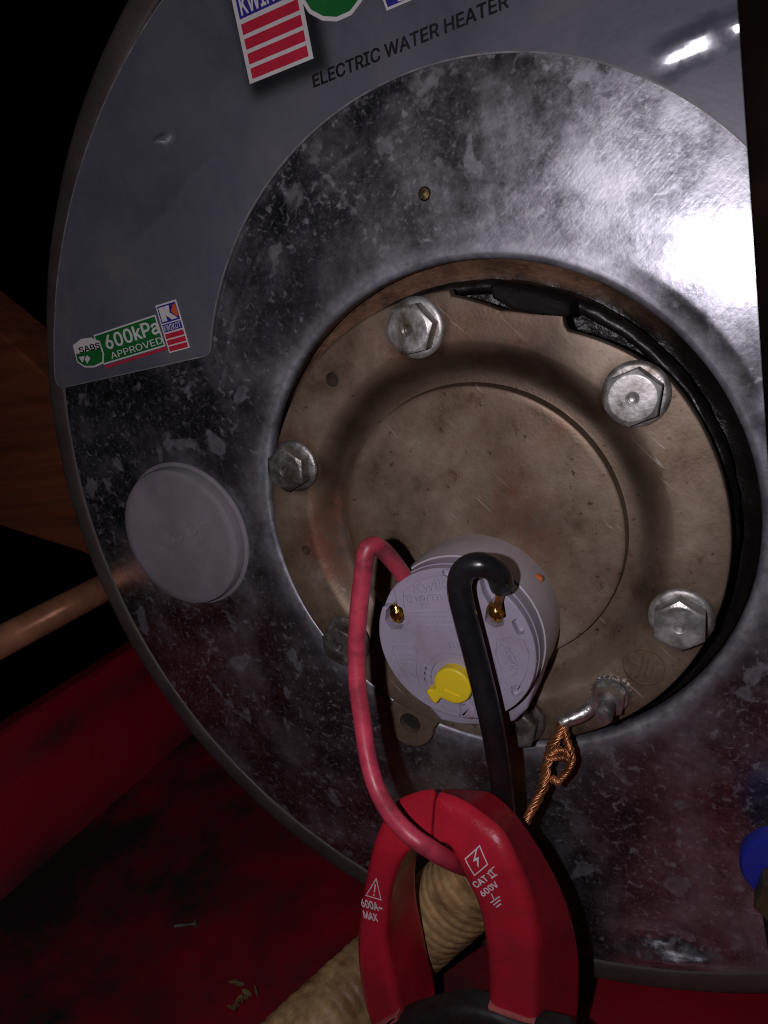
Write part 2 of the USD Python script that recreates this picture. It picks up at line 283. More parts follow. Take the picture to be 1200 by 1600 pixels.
M['pipe'] = plain('dull_copper', (.62, .28, .15), .42, .6, .25, 40, .2, 300, dirt=(.25, .13, .09), dirt_amt=.4)
M['clamp'] = plain('red_tool_plastic', (.47, .016, .034), .30, 0, .10, 50, .14, 800, dirt=(.28, .02, .03), dirt_amt=.4, spec=.22)
M['clip'] = plain('sooty_metal', (.006, .005, .005), .75, 0, .5, 120, .5, 300, spec=.2)
M['white_print'] = plain('white_print', (.70, .62, .64), .5, 0, .15, 300, .05, 600)
M['rubber'] = plain('black_rubber', (.014, .012, .012), .55, 0, .4, 90, .3, 500, dirt=(.05, .035, .03), dirt_amt=.2)
M['dust'] = plain('dusty_red_plastic', (.42, .10, .09), .7, 0, .3, 150, .4, 500)
M['rim'] = plain('dull_rim_metal', (.085, .066, .06), .6, .2, .25, 40, .3, 300, dirt=(.07, .05, .05), dirt_amt=.4)
M['timber'] = mat('rough_timber', {'g': ('geometry', {}), 'mp': ('mapping', {'rotation': (0, -.35, 0), 'scale': (6., 30., 90.)}), 'n': ('noise_texture', {'scale': 1., 'detail': 6., 'roughness': .6, 'distortion': .8}),
    'r': ('rgb_ramp', {'ramp': [(.3, (.13, .036, .013)), (.55, (.26, .072, .026)), (.75, (.34, .105, .042))]}), 'b': ('bump', {'strength': .4, 'distance': .002}), 'p': ('principled_bsdf', {'roughness': .75})},
    [('g.position', 'mp.vector'), ('mp.vector', 'n.vector'), ('n.fac', 'r.fac'), ('r.color', 'p.base_color'), ('n.fac', 'b.height'), ('b.normal', 'p.normal')])
M['darkpost'] = mat('creosoted_timber', {'g': ('geometry', {}), 'mp': ('mapping', {'scale': (120., 120., 9.)}), 'n': ('noise_texture', {'scale': 1., 'detail': 6., 'roughness': .6}),
    'n2': ('noise_texture', {'scale': 22., 'detail': 3.}), 'r': ('rgb_ramp', {'ramp': [(.35, (.0022, .0018, .0018)), (.55, (.006, .0035, .0026)), (.72, (.022, .011, .006))]}), 'b': ('bump', {'strength': .4, 'distance': .001}), 'p': ('principled_bsdf', {'roughness': .95, 'specular_ior_level': .02})},
    [('g.position', 'mp.vector'), ('mp.vector', 'n.vector'), ('g.position', 'n2.vector'), ('n2.fac', 'r.fac'), ('r.color', 'p.base_color'), ('n.fac', 'b.height'), ('b.normal', 'p.normal')])
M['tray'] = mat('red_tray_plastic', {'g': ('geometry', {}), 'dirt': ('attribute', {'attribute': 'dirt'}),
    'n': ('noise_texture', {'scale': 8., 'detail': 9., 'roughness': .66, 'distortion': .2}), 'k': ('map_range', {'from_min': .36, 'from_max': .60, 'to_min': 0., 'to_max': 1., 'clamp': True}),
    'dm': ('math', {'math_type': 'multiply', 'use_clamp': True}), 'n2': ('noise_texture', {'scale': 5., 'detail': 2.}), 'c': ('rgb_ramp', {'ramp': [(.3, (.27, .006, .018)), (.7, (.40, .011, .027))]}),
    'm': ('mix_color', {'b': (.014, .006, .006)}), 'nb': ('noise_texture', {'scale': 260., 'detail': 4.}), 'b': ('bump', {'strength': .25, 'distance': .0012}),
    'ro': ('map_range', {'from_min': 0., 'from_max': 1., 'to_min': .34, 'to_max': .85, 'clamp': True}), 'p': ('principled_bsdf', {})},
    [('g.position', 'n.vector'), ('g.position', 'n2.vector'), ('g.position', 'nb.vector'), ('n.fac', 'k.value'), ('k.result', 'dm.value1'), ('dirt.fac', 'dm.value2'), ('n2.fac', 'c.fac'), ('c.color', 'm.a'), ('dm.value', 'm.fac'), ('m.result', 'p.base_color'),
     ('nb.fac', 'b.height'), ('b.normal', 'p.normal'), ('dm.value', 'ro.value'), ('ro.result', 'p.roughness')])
M['conduit'] = plain('tan_ribbed_plastic', (.52, .34, .155), .5, 0, .3, 110, .5, 350, dirt=(.20, .11, .045), dirt_amt=.7)
M['bluecap'] = plain('blue_plastic', (.018, .03, .34), .4, 0, .08, 50, .06, 500)
M['leaf'] = plain('dry_flake', (.16, .11, .04), .7, 0, .3, 200, .3, 500)
M['casing'] = plain('painted_casing', (.10, .09, .09), .6, 0, .2, 30, .2, 200)
M['gap'] = plain('dark_hole_lining', (.02, .014, .010), .8, 0, .3, 90, .3, 300)

# ======================================================= the water heater
HC = np.array([-0.0101, -0.0140]); RH = 0.0895          # hole in the cover
FC = np.array([-0.01215, -0.01603]); RF = 0.08334; HF = 0.005
RO = 0.216
heater = thing('water_heater', 'round end of a galvanised water heater with bolted flange and silver label', 'water heater', (0, -RO, 0))
# end cover: polar sheet between the hole's rolled lip and the rim bead
NT, NR = 540, 150
th = np.linspace(0, 2 * np.pi, NT, endpoint=False); cs = np.stack([np.cos(th), np.sin(th)], 1)
rows = []
for a in np.linspace(math.pi / 2, 0, 5): rows.append((HC + cs * (RH + .0022 - .0022 * math.sin(a)), -.0022 + .0022 * math.cos(a)))   # lip
rows.insert(0, (HC + cs * RH, -.007)); rows.insert(0, (HC + cs * (RH + .004), -.0078))
inner = HC + cs * (RH + .0022)
for t in np.linspace(0, 1, NR)[1:]: rows.append(((1 - t) * inner + t * cs * .2035, 0.0))
V = np.vstack([np.column_stack([p, np.full(NT, h)]) for p, h in rows])
dent1 = at((1062, 1487), 0); lip = np.hypot(*(V[:, :2] - HC).T) - RH
rr0 = np.hypot(*V[:, :2].T)
def bumpy(V):
    x, y = V[:, 0], V[:, 1]; z = np.zeros(len(V))
    z += .0012 * (meshkit.fbm(np.column_stack([x * 14, y * 14, 0 * x]), 3, 5) - .5)
    rs = np.hypot(x + .0065, y - .010); ang = np.arctan2(y - .010, x + .0065)
    z += .00035 * np.exp(-((rs - .1085) / .0007) ** 2) * np.clip((ang - 1.55) / .3, 0, 1) * np.clip((3.0 - ang) / .3, 0, 1)      # drawn ring mark
    z += .00025 * np.exp(-((rs - .1050) / .0006) ** 2) * np.clip((ang - 1.7) / .3, 0, 1) * np.clip((2.5 - ang) / .3, 0, 1)
    P1 = np.array([dent1[0], dent1[1], 0]); a1 = (C - P1) / np.linalg.norm(C - P1); b1 = (FLASH - P1) / np.linalg.norm(FLASH - P1); H1 = a1 + b1; g1 = -H1[:2] / H1[2] * .62
    z += (.0022 * (meshkit.fbm(np.column_stack([x * 330, y * 330, 0 * x]), 3, 21) - .5) + (x - dent1[0]) * g1[0] + (y - dent1[1]) * g1[1]) * np.exp(-(((x - dent1[0]) / .017) ** 2 + ((y - dent1[1] + .001) / .0095) ** 2))
    e = at((1240, 440), 0)
    z += .0030 * np.exp(-((x - e[0]) ** 2 + (y - e[1]) ** 2) / .036 ** 2)
    e = at((1178, 655), 0)
    z += .0014 * np.exp(-(((x - e[0]) / .004) ** 2 + ((y - e[1]) / .005) ** 2))
    return z
mask = (lip > .0025) & (rr0 < .2040)
V[mask, 2] += (bumpy(V) * np.clip((lip - .0025) / .006, 0, 1) * np.clip((.204 - rr0) / .006, 0, 1))[mask]
i = np.arange(len(rows) - 1)[:, None] * NT; j = np.arange(NT)[None]; k = (j + 1) % NT
Fc = np.stack([i + j, i + NT + j, i + NT + k, i + k], -1).reshape(-1, 4)
def haze(v):
    d = np.hypot(*(v[:, :2] - HC).T) - RH; n = meshkit.fbm(np.column_stack([v[:, :2] * 60, 0 * v[:, 0]]), 3, 2)
    w = .35 + .65 * meshkit.fbm(np.column_stack([v[:, :2] * 22, 0 * v[:, 0]]), 2, 9)
    return np.clip(np.exp(-np.maximum(d, 0) / (.004 + .010 * n)) * w * 1.3 + .95 * np.exp(-(np.maximum(d - .0012, 0) / .0035) ** 2) * (.3 + 1.2 * n), 0, 1)
rim = [(.2030, -.0014), (.2037, -.0012), (.2042, .0000), (.2050, .0005), (.2070, .0007), (.2100, .0004), (.2125, -.0001), (.2143, -.0008), (.2155, -.0020), (.216, -.0040), (.216, -.03), (.205, -.03), (.203, -.0012)]
rt = revolve(rim, (0, 0), 360); rt.vertices += .0005 * (np.stack([meshkit.fbm(rt.vertices * 30, 2, 60 + z) for z in range(3)], 1) - .5)
part(heater, 'rim_band', rt, M['rim'], 40)
part(heater, 'end_cover', (V, Fc), M['zinc'], True, paint={'haze': haze})
cas = trimesh.creation.cylinder(radius=.2125, height=.6, sections=128); cas.apply_translation([0, 0, -.32]); part(heater, 'casing', cas, M['casing'])
# inside the hole: insulation wall, dome of the tank, black sealant ring
a = np.linspace(0, 2 * np.pi, 240, endpoint=False); cc = np.stack([np.cos(a), np.sin(a)], 1)
def lathe_sheet(prof, c, amp=0, seed=0, sc=120):
    V = np.vstack([np.column_stack([c + cc * r, np.full(240, h)]) for r, h in prof])
    if amp: V += amp * 2 * (np.stack([meshkit.fbm(V * sc, 3, seed + q) for q in range(3)], 1) - .5)
    i = np.arange(len(prof) - 1)[:, None] * 240; j = np.arange(240)[None]; k = (j + 1) % 240
    return V, np.stack([i + j, i + NT * 0 + 240 + j, i + 240 + k, i + k], -1).reshape(-1, 4)
ins = [(.060, -.020)] + [(r, -.0175 + .004 * max(0, (r - .082) / .006) ** 2) for r in np.linspace(.070, .0890, 14)] + [(.0905, -.011), (.0915, -.007), (.0925, -.003)]
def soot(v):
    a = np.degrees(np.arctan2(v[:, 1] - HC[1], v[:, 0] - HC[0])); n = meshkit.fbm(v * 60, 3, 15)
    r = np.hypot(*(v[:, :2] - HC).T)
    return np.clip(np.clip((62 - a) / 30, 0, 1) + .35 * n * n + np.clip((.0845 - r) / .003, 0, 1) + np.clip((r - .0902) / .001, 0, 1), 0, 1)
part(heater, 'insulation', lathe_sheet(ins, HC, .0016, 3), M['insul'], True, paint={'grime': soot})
tar = [(.0824 + .0024 * math.cos(t), -.0098 + .0044 * math.sin(t)) for t in np.linspace(-.2, math.pi * 2 - .2, 15)]
part(heater, 'sealant_ring', lathe_sheet(tar, FC + [.0005, .0005], .0010, 11, 150), M['tar'], True)
# flange outline: a circle with the stepped cut at the top
cut = [((702, 461), HF), ((740, 470), HF), ((782, 484), HF), ((830, 489), HF), ((879, 490), HF), ((882, 508), HF), ((888, 517), HF), ((930, 529), HF), ((985, 553), HF), ((1037, 588), HF)]
cp = np.array([at(p, h)[:2] for p, h in cut]) - FC; ca = np.arctan2(cp[:, 1], cp[:, 0]); crd = np.hypot(*cp.T)
o = np.argsort(ca); ca, crd = ca[o], crd[o]
NA = 720; fa = np.linspace(-np.pi, np.pi, NA, endpoint=False)
frad = np.where((fa > ca[0]) & (fa < ca[-1]), np.interp(fa, ca, crd), RF)
fprof = [(0, .0012), (.020, .0012), (.035, .0012), (.049, .0012), (.0510, .0011), (.0517, .0007), (.0520, -.0010), (.0523, -.0032), (.0545, -.0034)]
fprof += [(.0560 + .0115 * t, -.0034 + .0084 * (t * t * (3 - 2 * t))) for t in np.linspace(0, 1, 9)] + [(.070, HF), (.074, HF)]
fprof += [None]
fcs = np.stack([np.cos(fa), np.sin(fa)], 1)
fr_rows = []
for q in fprof[1:-1]: fr_rows.append((np.minimum(q[0], frad - .002 + 0 * fa), q[1]))
fr_rows += [(frad - .0012, HF), (frad - .0004, HF - .0003), (frad, HF - .0011), (frad, HF - .0040), (frad - .0006, HF - .0048), (frad - .03, HF - .0048 - .012), (np.full(NA, .003), -.014)]
FV = np.vstack([np.column_stack([FC + fcs * r[:, None], np.full(NA, h)]) for r, h in fr_rows]); nR = len(fr_rows)
i = np.arange(nR - 1)[:, None] * NA; j = np.arange(NA)[None]; k = (j + 1) % NA
FF = np.stack([i + j, i + NA + j, i + NA + k, i + k], -1).reshape(-1, 4); FF = np.vstack([FF[:, [0, 1, 2]], FF[:, [0, 2, 3]]])
c0 = len(FV); FV = np.vstack([FV, [[*FC, .0012]], [[*FC, -.014]]]); jj = np.arange(NA); kk = (jj + 1) % NA
FF = np.vstack([FF, np.stack([np.full(NA, c0), jj, kk], 1), np.stack([np.full(NA, c0 + 1), (nR - 1) * NA + kk, (nR - 1) * NA + jj], 1)])
fm = as_m3((FV, FF)); PH, RB = 0.5957602878083009, 0.0734948
def drill(p, h, r, d): return m3.Manifold.cylinder(d, r, r, 28).translate([*at(p, h)[:2], h + .001 - d])
holes = [((519, 593), .0026), ((478, 860), .0020)]
for p, r in holes: fm = fm - drill(p, HF, r, .0075)
# engraved protective-earth sign in its circle
es = at((1007, 1042), HF)[:2]; ex = at((1034, 1050), HF)[:2] - es; ex = .0068 * ex / np.linalg.norm(ex); ey = np.array([-ex[1], ex[0]])
grv = [ring_poly(es, .0070, .0062)]
for u0, v0, u1, v1 in ((-.75, .1, -.1, -.05), (-.1, .55, -.1, -.6), (.18, .4, .18, -.38), (.44, .22, .44, -.2)):
    grv.append(LineString([es + u0 * ex + v0 * ey, es + u1 * ex + v1 * ey]).buffer(.0005))
for g in grv: fm = fm - as_m3(trimesh.creation.extrude_polygon(g, .002, engine='earcut')).translate([0, 0, HF - .0008])
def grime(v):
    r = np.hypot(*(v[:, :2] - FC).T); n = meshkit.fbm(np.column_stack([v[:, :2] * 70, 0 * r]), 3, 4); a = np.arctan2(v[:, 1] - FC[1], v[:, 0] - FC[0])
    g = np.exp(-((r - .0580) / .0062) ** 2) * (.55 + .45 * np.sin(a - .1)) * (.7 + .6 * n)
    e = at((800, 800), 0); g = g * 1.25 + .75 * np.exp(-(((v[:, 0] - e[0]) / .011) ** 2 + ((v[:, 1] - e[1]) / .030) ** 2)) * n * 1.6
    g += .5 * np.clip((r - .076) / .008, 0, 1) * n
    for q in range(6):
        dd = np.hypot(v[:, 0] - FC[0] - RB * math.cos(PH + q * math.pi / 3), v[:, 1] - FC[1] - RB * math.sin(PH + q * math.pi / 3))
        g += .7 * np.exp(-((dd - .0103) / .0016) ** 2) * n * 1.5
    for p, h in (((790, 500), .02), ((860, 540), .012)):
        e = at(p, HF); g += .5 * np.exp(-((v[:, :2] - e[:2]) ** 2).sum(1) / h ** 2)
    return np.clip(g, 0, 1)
def rust(v):
    g = 0
    for p, h, sx, sy, w in (((512, 850), HF, .013, .020, 1.2), ((800, 790), 0, .007, .026, .8), ((700, 720), 0, .012, .006, .3), ((590, 545), HF, .02, .008, .25), ((870, 670), 0, .004, .003, .9), ((803, 662), 0, .0015, .0015, 1.2), ((460, 690), HF, .006, .006, .7), ((845, 905), 0, .006, .005, .6), ((650, 640), HF, .03, .02, .15), ((760, 520), HF, .03, .008, .3), ((820, 830), 0, .012, .012, .3)):
        e = at(p, h); g = g + w * np.exp(-(((v[:, 0] - e[0]) / sx) ** 2 + ((v[:, 1] - e[1]) / sy) ** 2))
    return np.clip(g, 0, 1)
flange = part(heater, 'flange', fm, M['flange'], 32, paint={'grime': grime, 'rust': rust})
for p, r in holes:
    q = at(p, HF); part(flange, 'hole_lining', revolve([(0, HF - .0058), (r + .0002, HF - .0058), (r + .0002, HF - .0064), (0, HF - .0064)], q, 32), M['gap'])
# lug that sticks out at the lower left
lq = at((638, 1133), HF)[:2]; ltop = px_poly([(615, 1085), (640, 1050), (725, 1060), (712, 1098)], HF)
lp = Point(*lq).buffer(.0104, 48).union(Polygon(np.vstack([ltop, [lq + [.0092, -.0030]], [lq + [-.0098, -.0012]]])).buffer(0)).buffer(-.0015).buffer(.003, 12).buffer(-.0015)
lc = at((640, 1131), HF)[:2]; lt = slab(np.array(lp.exterior.coords)[:-1], HF - .0005, HF - .0036, .0007, 4, step=.0006)
lm = as_m3(lt) - m3.Manifold.cylinder(.02, .0045, .0045, 40).translate([*lc, -.01])
part(heater, 'hole_lining', revolve([(0, HF - .0038), (.0048, HF - .0038), (.0048, HF - .0043), (0, HF - .0043)], lc, 32), M['gap'])
part(heater, 'mounting_lug', lm, M['flange'], 35, label='drilled lug sticking out below the flange edge', paint={'grime': lambda v: .12 * np.ones(len(v)), 'rust': lambda v: 0 * v[:, 0]})
# clip over the cut at the top
kp = Polygon(px_poly([(768, 447), (800, 450), (845, 460), (886, 474), (887, 492), (840, 489), (800, 480), (772, 464)], HF + .003)).buffer(.0006)
kl = slab(np.array(kp.exterior.coords)[:-1], HF + .0035, -.010, .0014, 4, step=.0006, hfun=lambda v: .0008 * (meshkit.fbm(v * 300, 3, 6) - .5))
part(heater, 'retaining_clip', kl, M['clip'], True)
# bolts
def hexbolt(c, rot, s=1.0, tilt=0):
    hexa = np.array([[math.cos(rot + q * math.pi / 3), math.sin(rot + q * math.pi / 3)] for q in range(6)])
    ra = .0086 * s; body = m3.Manifold.extrude(m3.CrossSection([hexa * ra]), .0098)
    cone = as_m3(revolve([(0, -.001), (.0105 * s, -.001), (.0105 * s, .0052), (.0071 * s, .0068), (.0066 * s, .0070), (.0, .0070)], (0, 0), 64))
    dim = as_m3(revolve([(0, .0066), (.0012, .0066), (.0019, .0069), (.0024, .0072), (0, .0072)], (0, 0), 28))
    head = (body ^ cone) - dim
    return (head).translate([*c, HF + .0010])
rots = [.25, .05, .35, .5, .15, .42]
for q in range(6):
    c = FC + RB * np.array([math.cos(PH + q * math.pi / 3), math.sin(PH + q * math.pi / 3)])
    mt = M['bolt'] if q in (0, 1, 5) else M['bolt_rust']
    b = part(heater, 'bolt', hexbolt(c, rots[q]), mt, 25)
    part(b, 'washer', revolve([(.003, HF), (.0098, HF), (.0101, HF + .0004), (.0100, HF + .0010), (.0095, HF + .0015), (.0084, HF + .0020), (.003, HF + .0020)], c, 64), mt, 40)
    part(b, 'maker_dot', revolve([(0, HF + .0080), (.0008, HF + .0082), (.0010, HF + .0087), (.0013, HF + .0088), (.0015, HF + .0086), (.0016, HF + .008), (0, HF + .008)], c, 24), mt, 40)
# earth stud: serrated washer, plain washer, nut, threaded stud
sc_ = at((955, 1083), HF + .001)[:2]
sw = np.array([[sc_[0] + (.0064 + .0007 * (q % 2)) * math.cos(q * math.pi / 22), sc_[1] + (.0064 + .0007 * (q % 2)) * math.sin(q * math.pi / 22)] for q in range(44)])
stud = part(heater, 'earth_stud', cat_([revolve([(0, 0), (.0029, 0)] + [(.0029 - .0003 * (q % 2), HF + .0004 * q) for q in range(1, 42)] + [(.0022, HF + .0174), (0, HF + .0174)], sc_, 32)]), M['bright'], 30)
part(stud, 'toothed_washer', slab(sw, HF + .0012, HF, .0002, 2), M['bright'], 30)
hx = sc_ + np.array([[math.cos(.3 + q * math.pi / 3), math.sin(.3 + q * math.pi / 3)] for q in range(6)]) * .0054
part(stud, 'nut', (m3.Manifold.extrude(m3.CrossSection([hx]), .0052) ^ as_m3(revolve([(0, -.001), (.008, -.001), (.008, .0040), (.0043, .0056), (0, .0056)], sc_, 48))).translate([0, 0, HF + .0030]), M['bright'], 25)
part(stud, 'flat_washer', revolve([(.003, HF + .0022), (.0060, HF + .0022), (.0062, HF + .0026), (.0058, HF + .0031), (.003, HF + .0031)], sc_, 48), M['bright'], 30)
# small screw in the cover
s0 = at((664, 303), 0)[:2]
sm = as_m3(revolve([(0, 0), (.0021, 0), (.0022, .0004), (.0017, .0009), (0, .0011)], s0, 32)) - m3.Manifold.cube([.0036, .0005, .002], True).rotate([0, 0, 35]).translate([*s0, .0016])
part(heater, 'cover_screw', sm, M['oldbrass'], 30)
# anode cap with its raised word
AC = np.array([-.1462, -.0094])
cap = part(heater, 'anode_cap', revolve([(0, .0002), (.0326, .0002), (.0328, .0012), (.0318, .0017), (.0312, .0018), (.0312, .0024), (.0311, .0048), (.0305, .0062), (.0290, .0069), (.0274, .0071), (.0266, .0069), (0, .0066)], AC, 128), M['anode'], 35)
part(cap, 'raised_lettering', text_on('ANODE', (228, 872), (332, 826), .0066, (222, 852), bold=True, depth=.0009), M['anode'], 30)
# label film, cut as a broad arc
y0 = .5 * (at((150, 598), 0)[1] + at((330, 552), 0)[1])
lab = Point(-.0094, -.0023).buffer(.1999, 180).difference(Point(-.0063, .0220).buffer(.1095, 180)).intersection(sbox(-.3, y0, .3, .3)).buffer(-.004, 16).buffer(.004, 16)
bl = at((395, 133), 0)[:2]; br_ = at((494, 93), 0)[:2]; wbig = np.linalg.norm(br_ - bl); ub = (br_ - bl) / wbig; vb = np.array([-ub[1], ub[0]])
gx, gy = np.meshgrid(np.arange(-.22, .22, .0015), np.arange(y0 - .003, .2, .0015)); pts = np.column_stack([gx.ravel(), gy.ravel()])
from scipy.spatial import Delaunay
import shapely
inside = shapely.contains_xy(lab.buffer(-.0009), pts[:, 0], pts[:, 1])
bd = resample(np.array(lab.exterior.coords), .0015)[:-1]
allp = np.vstack([bd, pts[inside]]); tri = Delaunay(allp).simplices
ctr = allp[tri].mean(1); tri = tri[shapely.contains_xy(lab.buffer(.00002), ctr[:, 0], ctr[:, 1])]
ar = np.cross(np.column_stack([allp[tri[:, 1]] - allp[tri[:, 0]], np.zeros(len(tri))]), np.column_stack([allp[tri[:, 2]] - allp[tri[:, 0]], np.zeros(len(tri))]))[:, 2]
tri[ar < 0] = tri[ar < 0][:, ::-1]
HL = .0013
def seg_d(p, a, b):
    ab = b - a; t = np.clip(((p - a) @ ab) / (ab @ ab), 0, 1); return np.hypot(*(p - a - t[:, None] * ab).T)
zl_ = np.full(len(allp), HL)
zb = .0012 * (meshkit.fbm(np.column_stack([allp * 14, 0 * allp[:, 0]]), 3, 5) - .5); zl_ += zb * 0
def mirror_slope(p, h=0.0):
    P = np.array([*p[:2], h]); a = (C - P) / np.linalg.norm(C - P); b = (FLASH - P) / np.linalg.norm(FLASH - P); H = a + b
    return -H[:2] / H[2]
def facet(xy, pa, pb, wd, k=1.0, lift=0.0):
    # a pressed crease: a small tilted face along the line pa-pb
    a_, b_ = at(pa, 0)[:2], at(pb, 0)[:2]; m = (a_ + b_) / 2; g = mirror_slope(m) * k; u = (b_ - a_) / np.linalg.norm(b_ - a_); L = np.linalg.norm(b_ - a_) / 2
    x, y = (xy - m) @ u, (xy - m) @ np.array([-u[1], u[0]])
    wdw = np.exp(-(np.abs(x) / (L * 1.2)) ** 8) * np.exp(-(np.abs(y) / (wd * 1.25)) ** 8)
    return wdw * ((xy - m) @ g + lift)
for pa, pb, wd, k, lift in (((1035, 100), (1122, 55), .0030, 1.0, .0003), ((1138, 50), (1172, 38), .0026, 1.0, .0003), ((252, 224), (276, 216), .0011, .92, .0012)): zl_ += facet(allp, pa, pb, wd, k, lift)
for p, q, wd, hh in (((280, 300), (330, 250), .0012, .0004), ((215, 375), (265, 330), .0015, .0005), ((330, 160), (430, 230), .003, .0004), ((120, 440), (300, 420), .002, .0004)):
    a_, b_ = at(p, 0)[:2], at(q, 0)[:2]; d = seg_d(allp, a_, b_); zl_ += hh * np.exp(-(d / wd) ** 2)
keep = np.hypot(*(allp - [-.0063, .0220]).T) < .1130
zl_[: len(bd)] = HL
lv = np.column_stack([allp, zl_])
skirt = np.column_stack([bd, np.full(len(bd), .0006)]); nb_ = len(bd); o0 = len(lv); lv = np.vstack([lv, skirt]); q = np.arange(nb_); q2 = (q + 1) % nb_
tri = np.vstack([tri, np.column_stack([q, q + o0, q2]), np.column_stack([q2, q + o0, q2 + o0])])
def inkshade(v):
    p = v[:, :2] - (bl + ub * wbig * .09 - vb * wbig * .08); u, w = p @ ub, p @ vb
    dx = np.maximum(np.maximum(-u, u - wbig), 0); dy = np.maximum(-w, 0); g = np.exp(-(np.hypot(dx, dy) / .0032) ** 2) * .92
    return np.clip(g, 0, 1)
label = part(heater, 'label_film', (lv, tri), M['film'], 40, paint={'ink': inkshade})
part(label, 'label_edge', flat(lab.difference(lab.buffer(-.00045)), HL + .00008, .0001), plain('pale_film_edge', (.19, .18, .18), .5, 0, .4, 200, .1, 500), False)
def frame(tl, tr, blp, h=0):
    a = at(blp, h)[:2]; u = at(tr, h)[:2] - at(tl, h)[:2]; w = np.linalg.norm(u); u /= w; v = np.array([-u[1], u[0]]); hgt = (at(tl, h)[:2] - a) @ v
    return a, u, v, w, hgt
def P2(fr, pts): a, u, v, w, h = fr; return Polygon([a + u * w * x + v * h * y for x, y in pts])
def rect(x0, y0, x1, y1): return [(x0, y0), (x1, y0), (x1, y1), (x0, y1)]
def badge(fr, stripes, tag_):
    h = HL + .0003; parts_ = {}
    k = part(label, 'emblem', flat(P2(fr, rect(0, 0, 1, 1)), h), M['ink_white'], False)
    def add(nm, poly, mt, lv_): part(label, nm, flat(poly, h + .0001 * lv_), mt, False)
    add('emblem_square', P2(fr, rect(.06, .61, .94, .965)), M['ink_blue'], 1)
    add('emblem_letter', P2(fr, [(.12, .64), (.36, .64), (.36, .76), (.58, .64), (.86, .64), (.56, .79), (.62, .935), (.40, .935), (.36, .86), (.36, .935), (.12, .935)]), M['ink_white'], 2)
    add('emblem_arrow', P2(fr, [(.92, .68), (.92, .93), (.80, .92), (.66, .80), (.78, .70)]), M['ink_orange'], 2)
    add('emblem_band', P2(fr, rect(.06, .425, .94, .585)), M['ink_blue'], 1)
    a, u, v, w, hh = fr
    t = meshkit.text_mesh('KWIKOT', 1, .0001, w > .02); q = t.vertices.copy(); x0, x1 = t.bounds[0][0], t.bounds[1][0]
    X = .10 + .80 * (q[:, 0] - x0) / (x1 - x0); Y = .445 + .12 * q[:, 1]
    t.vertices = np.column_stack([a + np.outer(X * w, u) + np.outer(Y * hh, v), h + .0002 + q[:, 2]]); part(label, 'lettering', t, M['ink_white'], False)
    n = stripes; gap = .028; sh = (.395 - gap * n) / n
    for s in range(n): add('emblem_stripe', P2(fr, rect(.06, .025 + s * (sh + gap), .94, .025 + s * (sh + gap) + sh)), M['ink_red'], 1)
small = frame((245, 478), (277, 468), (269, 551)); badge(small, 3, 's')
ratio = small[4] / small[3]
badge((bl, ub, vb, wbig, wbig * ratio * 1.02), 4, 'b')
gp = Polygon(px_poly([(151, 523), (247, 491), (263, 540), (167, 569)], 0)); h = HL + .0003
part(label, 'approval_badge', flat(gp, h), M['ink_white'], False); part(label, 'approval_panel', flat(gp.buffer(-.0006), h + .0001), M['ink_green'], False)
part(label, 'lettering', text_on('600kPa', (168, 546), (251, 519), h + .0002, (165, 525)), M['ink_white'], False)
part(label, 'lettering', text_on('APPROVED', (175, 561), (255, 536), h + .0002, (173, 551), bold=False), M['ink_white'], False)
part(label, 'approval_line', flat(Polygon(px_poly([(169, 571), (264, 541), (265, 545), (170, 575)], 0)), h), M['ink_red'], False)
sh_ = Polygon(px_poly([(121, 540), (133, 531), (148, 529), (160, 534), (166, 552), (165, 565), (152, 571), (138, 571), (127, 564)], 0)).buffer(.0006)
part(label, 'shield_badge', flat(sh_, h + .0002), M['ink_white'], False); part(label, 'shield_panel', flat(sh_.buffer(-.0007).intersection(Polygon(px_poly([(110, 556), (175, 540), (180, 590), (120, 590)], 0))), h + .0003), M['ink_green'], False)
part(label, 'lettering', text_on('SABS', (125, 552), (158, 543.5), h + .0003, (124, 543)), M['ink_black'], False)
for pts_ in ([(129, 557), (138, 555), (135, 566)], [(142, 554), (147, 559), (142, 567), (138, 560)]): part(label, 'shield_mark', flat(Polygon(px_poly(pts_, 0)), h + .0004), M['ink_white'], False)
part(label, 'lettering', text_on('ELECTRIC WATER HEATER', (490, 137), (795, 11), h, (484.5, 119), slant=.1), M['ink_black'], False)
gc = Polygon(px_poly([(478, -40), (484, -8), (495, 10), (512, 19), (530, 20), (548, 12), (560, -4), (566, -40), (520, -80)], 0)).buffer(.0015)
part(label, 'corner_mark', flat(Polygon(px_poly([(492, -6), (501, 27), (522, 18)], 0)).buffer(.0005), h), M['ink_white'], False); part(label, 'corner_mark', flat(Polygon(px_poly([(495, 2), (503, 23), (514, 17)], 0)), h + .0001), M['ink_red'], False)
part(label, 'round_badge', flat(gc.buffer(.0012), h + .0002), M['ink_white'], False); part(label, 'round_panel', flat(gc, h + .0003), M['ink_green'], False)
bp = Polygon(px_poly([(608, 19), (665, -5), (690, 0 - 15), (665, -90), (580, -60)], 0))
part(label, 'side_badge', flat(bp, h), M['ink_white'], False); part(label, 'side_panel', flat(bp.buffer(-.0007), h + .0001), M['ink_blue'], False)
part(label, 'side_mark', flat(Polygon(px_poly([(624, -4), (646, -13), (648, -7), (633, 0), (634, 3), (626, 5)], 0)), h + .0002), M['ink_white'], False)

# ======================================================= thermostat
TC = np.array([-.0149, -.0462]); TH = .031
thermo = thing('thermostat', 'round lavender grey thermostat with yellow reset knob on the flange', 'thermostat', (*TC, .002))
part(thermo, 'body', revolve([(0, .000), (.0288, .000), (.0294, .008), (.0293, .0135), (.0288, .0215), (.0272, .0222), (.0270, .026), (0, .026)], TC, 128), M['pale'], 35)
